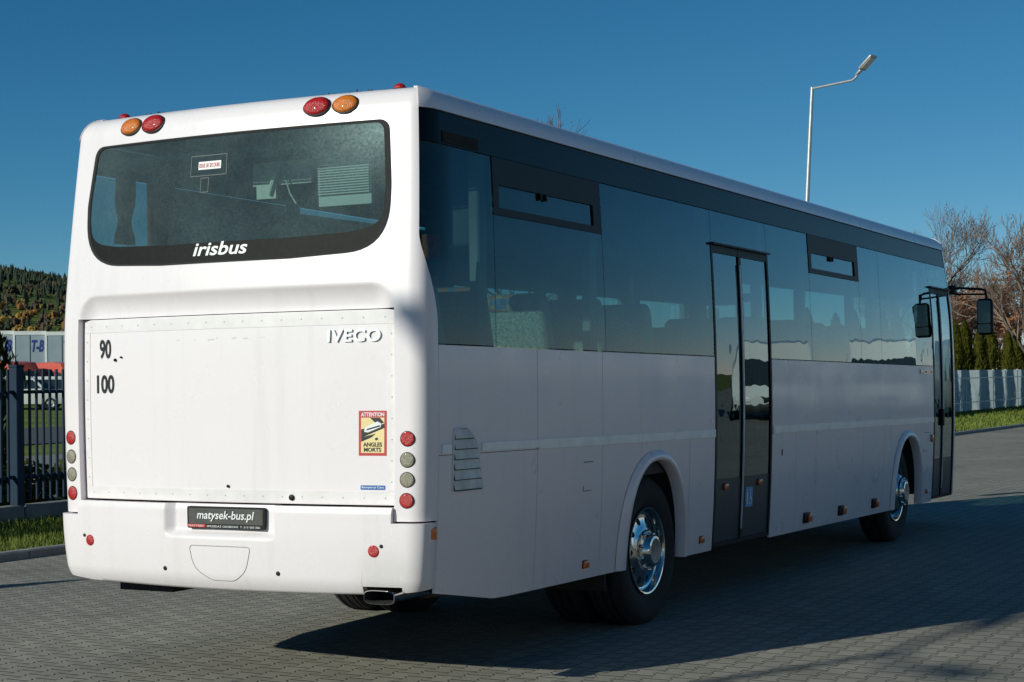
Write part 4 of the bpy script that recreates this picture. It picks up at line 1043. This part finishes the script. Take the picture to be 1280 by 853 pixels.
# thujas
M['bark'] = mat('grey_brown_bark', (.11,.085,.065), .9, 0, .4, 6)
def thuja_mesh(h, r, seed, n=4200):
    g = random.Random(seed); mb = MB()
    lob = [g.uniform(0, 2*pi) for _ in range(4)]
    for i in range(n):
        t = g.random()**.85; a = g.uniform(0, 2*pi)
        prof = (min(1, (1-t)*2.6)**.62)*(.80+.20*min(1, t*5))
        rr = r*prof*(1+.13*sin(3*a+lob[0]+5*t)+.10*sin(5*a+lob[1]-9*t)+.07*sin(17*t+lob[2]))*g.uniform(.72,1.03)
        c = Vector((rr*cos(a), rr*sin(a), .12+t*(h-.15))); out = Vector((cos(a), sin(a), .25))
        up = (Vector((0,0,1)) + out*g.uniform(.0,.5) + Vector((g.uniform(-.3,.3), g.uniform(-.3,.3), 0))).normalized()
        sd = up.cross(out + Vector((g.uniform(-.6,.6), g.uniform(-.6,.6), 0))).normalized(); l = g.uniform(.07,.15); w = g.uniform(.022,.045)
        mb.add([c-sd*w*.5-up*l*.4, c+sd*w*.5-up*l*.4, c+sd*w+up*l*.2, c+up*l*.7, c-sd*w+up*l*.2], [(0,1,2,3,4)])
    core = [(.02,.1)] + [(r*.62*(min(1,(1-t)*2.6)**.62), .1+t*(h-.3)) for t in lin(0, 1, 10)]
    mb.lathe(core, 12)
    return mb
def thuja(loc, h, r, seed, label, group=None, src=None):
    T = tag(empty('thuja', (loc[0], loc[1], loc[2] if len(loc) > 2 else 0)), label, 'thuja', group)
    if src is None:
        thuja_mesh(h, r, seed, 4200 if r < .5 else 11000).build('crown', M['thuja'], T); mb = MB(); mb.tube([(0,0,-.1),(0,0,h*.5)], [.06,.03], 7); mb.build('trunk', M['bark'], T)
    else:
        for ch in src.children: c = ch.copy(); COL.objects.link(c); c.parent = T
    return T
G1 = 'thujas in a row behind the pale screen fence'; ths = []
lab = 'olive green columnar thuja in the row behind the pale screen fence'
rt = random.Random(21)
for k in range(21):
    y = 47.5 + 2.75*k + rt.uniform(-.35,.35)
    T = thuja((-12.35+rt.uniform(-.12,.12), y), 3.7, .38, 100+k, lab, G1, ths[k % 4] if k >= 4 else None)
    s_ = rt.uniform(.94, 1.10); T.scale = (s_*rt.uniform(.9,1.02), s_*rt.uniform(.9,1.02), s_); T.rotation_euler.z = rt.uniform(0, 6.28); ths.append(T)
nx_, ny_ = spot(-70, 24.5)
T = thuja((nx_, ny_), 3.7, .85, 300, 'tall dark thuja at the left edge behind the steel bar fence')
thuja((-13.6, -.6), 4.2, .85, 301, 'broad green thuja left of the steel bar fence, far to the left', None, T)
thuja((-13.3, 3.4), 3.9, .85, 302, 'green thuja between the two others left of the bar fence', None, T)
T = thuja((-7.45, -2.55), 2.9, .8, 303, 'slim young thuja growing on the grass verge in front of the bar fence', None, ths[2]); T.scale = (.7,.7,.80)  # unseen tree added for the shadow streak it throws across the paving
mb = MB(); rb = random.Random(9)             # low dark shrubs along the far side of the plinth
for q in range(5):
    y0 = 9.6 + q*1.1
    S_ = tag(empty('shrub', (-10.7, y0, 0)), ['low dark shrub behind the bar fence, nearest the post', 'second low shrub behind the bar fence bars', 'middle low shrub behind the bar fence', 'fourth low shrub along the bar fence', 'farthest low shrub along the bar fence'][q], 'shrub', 'low shrubs behind the bar fence')
    mb = MB()
    for i in range(900):
        d = Vector((rb.gauss(0,1), rb.gauss(0,1), rb.gauss(0,1))).normalized()*rb.uniform(.5,1); c = Vector((d.x*.5, d.y*.6, .36+d.z*.34)); a = Vector((rb.gauss(0,1), rb.gauss(0,1), rb.gauss(0,1))).normalized(); b = a.orthogonal().normalized()
        mb.add([c-a*.06, c+b*.025, c+a*.06, c-b*.025], [(0,1,2,3)])
    mb.build('foliage', M['thuja'], S_)
# bare autumn trees
M['twig'] = mat('bare_twigs', (.27,.19,.15), .9, 0, .35, 3)
M['rust'] = mat('rust_leaves', (.46,.19,.09), .85, 0, .5, 5, 0, 1, .2, 0, (.22,.11,.07))
def bare_tree(loc, h, seed, label, leaves=0, spread=1.0, lm=None, droop=0, group=None, buds=.25):
    g = random.Random(seed); T = tag(empty('bare_tree', loc), label, 'tree', group); br = MB(); tw = MB(); lf = MB(); tips = []
    def grow(p, d, l, r, lev):
        n = 4; path = [p]; rs = [r]
        for i in range(n):
            d = (d + Vector((g.gauss(0,.13), g.gauss(0,.13), g.gauss(0,.10) + (.05 if lev else .0) - droop*lev*.03))).normalized(); p = p + d*l/n; path.append(p); rs.append(r*(1-.42*(i+1)/n))
        (br if lev < 2 else tw).tube(path, [max(q, .0075) for q in rs], 7 if lev < 2 else (4 if lev < 3 else 3), cap=False)
        if lev >= 5: tips.append((p, d)); return
        m = [5, 5, 4, 4, 3][lev]
        for i in range(m):
            t = (.35 + .65*(i+.6)/m) if lev else (.38 + .62*(i+.6)/m); q = path[min(n, max(1, int(t*n+.5)))]
            a = d.orthogonal().normalized(); b = d.cross(a); an = g.uniform(0, 2*pi) + i*2.4; sp = g.uniform(.5, .95)*spread
            nd = (d + (a*cos(an)+b*sin(an))*sp + Vector((0,0,.12))).normalized()
            grow(q, nd, l*g.uniform(.52,.74), rs[min(n, int(t*n))]*.58, lev+1)
        if lev: grow(p, d, l*.6, rs[-1]*.9, lev+1)
    grow(Vector((0,0,-.1)), Vector((g.uniform(-.05,.05), g.uniform(-.05,.05), 1)), h*.36, h*.016, 0)
    top = max(v[2] for v in tw.v); k = h/top
    for mb_ in (br, tw): mb_.v = [(x*k, y*k, z*k) for x, y, z in mb_.v]
    br.build('trunk', M['bark'], T, smooth=True); tw.build('twigs', M['twig'], T)
    if leaves:
        for i in range(leaves):
            p, d = g.choice(tips); c = p*k + Vector((g.gauss(0,.09), g.gauss(0,.09), g.gauss(0,.09))); a = Vector((g.gauss(0,1), g.gauss(0,1), g.gauss(0,1))).normalized(); b = a.orthogonal().normalized(); z = g.uniform(.03,.065)*(2.3 if leaves > 2000 else 1)
            lf.add([c-a*z, c+b*z*.6, c+a*z, c-b*z*.6], [(0,1,2,3)])
        lf.build('crown', lm or M['rust'], T)
    return T
for px, d, h, sd_, lb_, lv_, sp_ in ((1150, 92, 10.9, 41, 'tall bare tree with fine pinkish twigs rising above the front of the coach roof', 400, .9),
    (1292, 84, 9.3, 12, 'tall bare tree with spreading limbs at the right edge above the thujas', 500, 1.0),
    (1306, 78, 10.5, 16, 'bare tree with many upright twigs, beyond the right edge', 700, .9),
    (1209, 104, 8.0, 13, 'small tree still holding rust coloured leaves behind the coach mirror', 2400, .7),
    (1112, 96, 9.3, 14, 'bare tree just showing its twigs over the coach roof, left of the taller one', 400, .9),
    (655, 68, 12.1, 15, 'bare treetop just peeping over the middle of the coach roof', 200, .8)):
    x, y = spot(px, d); bare_tree((x, y, terr(x, y)), h, sd_, lb_, lv_, sp_)
x, y = spot(1250, 96); bare_tree((x, y, 0), 7.8, 17, 'russet bushy tree low behind the thujas at the right', 2200, .9)
# wooded hill
fm = [mat('dark_conifers', (.022,.040,.020), .9, 0, .4, .02), mat('olive_wood', (.060,.062,.018), .9, 0, .4, .02), mat('orange_birches', (.26,.115,.022), .9, 0, .4, .02), mat('yellow_larches', (.33,.20,.030), .9, 0, .4, .02), mat('brown_wood', (.10,.065,.040), .9, 0, .4, .02)]
mb = MB(); g = random.Random(31); cnt = 0
while cnt < 24000:
    x = g.uniform(-1000, -185); y = g.uniform(-60, 1000); z = terr(x, y)
    if z < 2.6 or not .30 < atan2(CAM.x-x, y-CAM.y) < 1.15: continue
    cnt += 1; h = g.uniform(2.6, 5.2)
    lowness = z + g.gauss(0, 5)
    if lowness > 26: mi = g.choices([0,1,2,4], [8,1.6,.5,.5])[0]
    elif lowness > 15: mi = g.choices([0,1,2,3,4], [2,1.6,1.8,1.0,2.2])[0]
    else: mi = g.choices([0,1,2,3,4], [.4,1,4,2.2,2])[0]
    if mi == 0:
        n = 6; a0 = g.uniform(0, 6); rr = h*g.uniform(.17,.24); vs = [(x, y, z+h)]; fs = []
        for t, q in ((.62,.55),(.66,.30),(.30,.85),(.34,.5),(.0,1.0)):
            vs += [(x+rr*q*cos(a0+2*pi*k/n)*g.uniform(.85,1.15), y+rr*q*sin(a0+2*pi*k/n)*g.uniform(.85,1.15), z+h*t) for k in range(n)]
        for k in range(n):
            fs.append((0, 1+k, 1+(k+1)%n))
            for r_ in range(4): fs.append((1+r_*n+k, 1+(r_+1)*n+k, 1+(r_+1)*n+(k+1)%n, 1+r_*n+(k+1)%n))
        mb.add(vs, fs, mi)
    else:
        h *= .75
        for q in range(5):
            c = Vector((x+g.gauss(0,h*.16), y+g.gauss(0,h*.16), z+h*g.uniform(.3,.8))); rr = h*g.uniform(.16,.28); n = 6
            vs = [c+Vector((0,0,rr*1.1))] + [c+Vector((rr*cos(2*pi*k/n)*g.uniform(.7,1.2), rr*sin(2*pi*k/n)*g.uniform(.7,1.2), rr*g.uniform(.1,.5))) for k in range(n)] + [c+Vector((rr*.8*cos(2*pi*k/n), rr*.8*sin(2*pi*k/n), -rr*.8)) for k in range(n)]
            mb.add(vs, [(0,1+k,1+(k+1)%n) for k in range(n)] + [(1+k,1+n+k,1+n+(k+1)%n,1+(k+1)%n) for k in range(n)], mi)
tag(mb.build('forest', fm), 'dark conifers and orange autumn trees covering the hill at the left', 'forest', kind='stuff')

# ------------------------------------------------------------------ vehicles around the yard
M['vglass'] = mat('dark_car_glass', (.03,.045,.055), .06, 0, .1, 3)
M['cream'] = paint_mat('white_van_paint', (.78,.77,.73))
M['redpaint'] = paint_mat('orange_red_paint', (.55,.075,.035))
M['trailer'] = mat('grey_blue_tarpaulin', (.34,.40,.46), .6, 0, .15, .8)
M['trailer_white'] = mat('white_trailer_frame', (.80,.80,.78), .5, 0, .1, 2)
M['navy'] = mat('navy_blue_print', (.03,.05,.28), .5, 0, .1)
def vehicle(name, loc, rz, L, Wd, prof, paint, label, cat, glass, group=None, wr=.33, axles=(.19,.80)):
    """prof: side outline (along, height); glass: side windows as outlines; front faces +X"""
    V = tag(empty(name, loc, rz), label, cat, group); n = len(prof)
    mb = MB(); w = Wd/2
    secs = [(-w, .93), (-w*.985, .97), (-w*.93, 1.0), (w*.93, 1.0), (w*.985, .97), (w, .93)]
    cx, cz = sum(p[0] for p in prof)/n, sum(p[1] for p in prof)/n
    tum = lambda z: 1 - max(0, z-1.05)*.10
    for y, f in secs:
        for a, z in prof: mb.v.append((cx+(a-cx)*(1-(1-f)*.25), y*tum(z), cz+(z-cz)*f))
    for k in range(len(secs)-1):
        for i in range(n): mb.f.append([k*n+i, k*n+(i+1)%n, (k+1)*n+(i+1)%n, (k+1)*n+i]); mb.m.append(0)
    mb.f.append(list(range(n))[::-1]); mb.m.append(0); mb.f.append([(len(secs)-1)*n+i for i in range(n)]); mb.m.append(0)
    mb.build('body', paint, V, smooth=True, sharp=30)
    for pts in glass:
        for s in (-1, 1):
            mb = MB(); mb.add([(a, s*(w+.006)*tum(z), z) for a, z in pts], [list(range(len(pts)))]); mb.build('window', M['vglass'], V)
    # windscreen: on the sloping front edge of the outline
    (a0, z0), (a1, z1) = prof[wsi[name]], prof[wsi[name]+1]
    d = Vector((z0-z1, 0, a1-a0)).normalized(); d = d if d.x > 0 else -d
    p0, p1 = Vector((a0+(a1-a0)*.08, 0, z0+(z1-z0)*.08))+d*.02, Vector((a0+(a1-a0)*.92, 0, z0+(z1-z0)*.92))+d*.02
    mb = MB(); mb.add([p0+Vector((0,-w*.82,0)), p0+Vector((0,w*.82,0)), p1+Vector((0,w*.74,0)), p1+Vector((0,-w*.74,0))], [(0,1,2,3)]); mb.build('windscreen', M['vglass'], V)
    x1 = max(p[0] for p in prof); x0 = min(p[0] for p in prof)
    mb = MB(); mb.bbox((x1-.12,-w*.97,.24), (x1+.05,w*.97,.56), .05, 2); mb.bbox((x1-.10,-w*.42,.62), (x1+.02,w*.42,.84), .03, 2); mb.build('front_bumper', M['black'], V, smooth=True, sharp=45)
    for s in (-1, 1):
        mb = MB(); mb.bbox((x1-.22, min(s*w*.55,s*w*.93), .64), (x1+.015, max(s*w*.55,s*w*.93), .88), .05, 2); mb.build('headlight', M['clear'], V, smooth=True, sharp=50)
        mb = MB(); mb.bbox((x0-.012, min(s*w*.78,s*w*.93), .75), (x0+.05, max(s*w*.78,s*w*.93), 1.15), .02, 2); mb.build('tail_light', M['red'], V, smooth=True, sharp=50)
        mb = MB(); mb.bbox((x1-1.35, min(s*(w+.03),s*(w+.20)), 1.10), (x1-1.22, max(s*(w+.03),s*(w+.20)), 1.32), .03, 2); mb.build('mirror', M['black'], V, smooth=True, sharp=50)
        for ax in axles:
            xx = x0 + (x1-x0)*ax; F = Matrix.Translation((xx, s*(w-.10), wr)) @ Matrix.Rotation(radians(-90*s), 4, 'X')
            mb = MB(); mb.lathe([(wr*.6,.0),(wr*.64,.10),(wr*.9,.125),(wr,.09),(wr,-.09)], 24, F); mb.lathe([(wr*.62,.08),(wr*.5,.06),(0,.085)], 20, F, 1); mb.build('wheel', [M['rubber'], M['steel']], V, smooth=True, sharp=40)
    return V
wsi = {'van': 3, 'car': 3}
vanp = [(-2.7,.30), (2.62,.30), (2.72,.80), (2.55,1.12), (1.70,2.05), (1.30,2.52), (.2,2.62), (-2.55,2.60), (-2.70,2.35)]
wsi['van'] = 3
vang = [[(.75,1.25),(2.0,1.25),(1.45,1.92),(.75,2.02)], [(-.6,1.28),(.62,1.28),(.62,2.02),(-.6,2.02)]]
lowp = [(-2.2,.30), (2.15,.30), (2.25,.70), (2.05,.98), (1.15,1.12), (.45,1.80), (.0,1.92), (-1.9,1.92), (-2.2,1.2)]
carg = [[(-1.75,1.2),(-.72,1.2),(-.72,1.74),(-1.6,1.74)], [(-.62,1.2),(.86,1.2),(.38,1.68),(-.62,1.74)]]
# white vans on the far right of the yard (they show mirrored in the coach's windows and doors)
vl_ = ['white van parked across the yard at the end of the row nearest the fence', 'white van turned half sideways, second in the row across the yard', 'white van with its nose to the coach, third in the row across the yard', 'white van parked at the right end of the row across the yard']
for k, (x, y, r) in enumerate(((5.0,42.9,-104), (7.5,41.3,-118), (10.0,39.4,-104), (12.5,37.2,-112))):
    vehicle('van', (x, y, 0), radians(r), 5.4, 2.0, vanp, M['cream'], vl_[k], 'van', vang, 'white vans parked across the yard').scale = (1.08, 1.08, 1.12)
wsi['car'] = 4
# vehicles seen through the fence on the left
ang = radians(-52)
cl = ['white car parked beyond the road, nearest the fence post', 'white car parked beyond the road, behind the coach corner', 'white car parked at the far left beyond the bars']
for k, (px, d) in enumerate(((34, 98), (84, 99), (-18, 98))):
    x, y = spot(px, d); vehicle('car', (x, y, terr(x, y)-.03), radians(35 + 8*k), 4.4, 1.8, lowp, M['cream'], cl[k], 'car', carg, 'white cars parked beyond the road')
rl = ['orange red van with a white label behind the white cars', 'red van behind the white cars close to the coach corner']
for k, (px, d) in enumerate(((16, 107), (78, 108))):
    x, y = spot(px, d); V = vehicle('van', (x, y, terr(x, y)-.03), radians(-20), 5.4, 2.0, vanp, M['redpaint'], rl[k], 'van', vang, 'red vans parked beyond the road')
tl_ = ['grey blue lorry trailer with a blue emblem, nearest the left edge', 'grey blue lorry trailer with a blue emblem, left of the coach corner', 'grey blue lorry trailer half hidden by the coach corner', 'grey blue lorry trailer hidden behind the coach']
for k, px in enumerate((-3, 37, 77, 117)):
    x, y = spot(px, 138); d = Vector((CAM.x-x, CAM.y-y, 0)).normalized(); rz = atan2(d.y, d.x) - radians(6)
    T = tag(empty('lorry_trailer', (x, y, terr(x, y)-.03), rz), tl_[k], 'trailer', 'lorry trailers parked in a row at the left')
    mb = MB(); mb.bbox((-12.5,-1.22,1.05), (0,1.22,4.30), .03, 1); mb.build('body', M['trailer'], T)
    mb = MB(); mb.box((-12.45,-1.25,4.31), (.03,1.25,4.62)); 
    mb.build('roof_rail', M['trailer_white'], T)
    for s in (-1, 1):
        mb = MB(); mb.box((-.02, min(s*1.16,s*1.26), 1.0), (.035, max(s*1.16,s*1.26), 4.30)); mb.build('corner_post', M['trailer_white'], T)
        mb = MB(); mb.lathe([(.2,.1),(.5,.14),(.52,0),(.5,-.14)], 20, Matrix.Translation((-2.2, s*1.0, .52)) @ Matrix.Rotation(radians(90), 4, 'X'), close=True); mb.build('wheel', M['rubber'], T)
    mb = MB(); mb.box((.004,-.02,1.1), (.02,.02,4.28)); mb.build('door_gap', M['black'], T)
    mb = MB(); mb.bbox((-12.3,-1.1,.75), (-.1,1.1,1.03), .02, 1); mb.build('chassis', M['black'], T)
    me = text_mesh('T-B', .25, .03); vs = me.vertices; x0 = min(v.co.x for v in vs); x1 = max(v.co.x for v in vs); y0 = min(v.co.y for v in vs); y1 = max(v.co.y for v in vs)
    for v in vs: v.co = Vector((.024, .12 + (v.co.x-x0)/(x1-x0)*.95, 2.95 + (v.co.y-y0)/(y1-y0)*.95))
    me.materials.clear(); me.materials.append(M['navy']); o = D.objects.new('emblem', me); COL.objects.link(o); o.parent = T

# white trailers added out of view to bounce sunlight onto the coach's shaded side
wl_ = ['long white lorry trailer on the right of the yard, level with the coach rear wheel', 'long white lorry trailer on the right of the yard, behind the photographer']
W0 = None
for k, y in enumerate((9.0, -5.2)):
    if k: T = copy_tree(W0); T.location = (13.0, y, 0)
    else:
        T = W0 = empty('lorry_trailer', (13.0, y, 0), radians(90)); L = 13.4
        mb = MB(); mb.bbox((-L,-1.24,1.05), (0,1.24,3.95), .03, 2); mb.build('body', M['cream'], T, smooth=True, sharp=40)
        for sd in (-1, 1):
            mb = MB(); mb.box((-L-.01, min(sd*1.242,sd*1.262), 3.86), (.01, max(sd*1.242,sd*1.262), 3.97)); mb.build('roof_rail', M['rail'], T)
            mb = MB(); mb.box((-L-.01, min(sd*1.242,sd*1.262), 1.02), (.01, max(sd*1.242,sd*1.262), 1.14)); mb.build('side_rail', M['rail'], T)
            for q in range(9):
                x = -L + .9 + q*1.45; mb = MB(); mb.box((x-.03, min(sd*1.242,sd*1.252), 1.142), (x+.03, max(sd*1.242,sd*1.252), 3.858)); mb.build('side_rib', M['trailer_white'], T)
            mb = MB(); mb.bbox((-9.2, min(sd*1.0,sd*1.2), .42), (-5.2, max(sd*1.0,sd*1.2), .95), .02, 1); mb.build('side_guard', M['galv'], T)
            for x in (-12.4, -11.1, -9.8):
                F = Matrix.Translation((x, sd*1.0, .5)) @ Matrix.Rotation(radians(-90*sd), 4, 'X')
                mb = MB(); mb.lathe([(.29,.10),(.34,.17),(.46,.19),(.5,.12),(.5,-.12)], 28, F); mb.lathe([(.30,.10),(.2,.06),(.1,.12),(0,.12)], 20, F, 1); mb.build('wheel', [M['rubber'], M['steel']], T, smooth=True, sharp=40)
            mb = MB(); mb.bbox((-2.6, min(sd*.75,sd*.9), .0), (-2.45, max(sd*.75,sd*.9), 1.05), .01, 1); mb.bbox((-2.68, min(sd*.68,sd*.97), -.01), (-2.37, max(sd*.68,sd*.97), .04), .01, 1); mb.build('landing_leg', M['dark'], T)
        mb = MB(); mb.bbox((-L+.1,-1.1,.8), (-.1,1.1,1.03), .02, 1); mb.build('chassis', M['dark'], T)
    tag(T, wl_[k], 'trailer', 'white lorry trailers on the right of the yard')
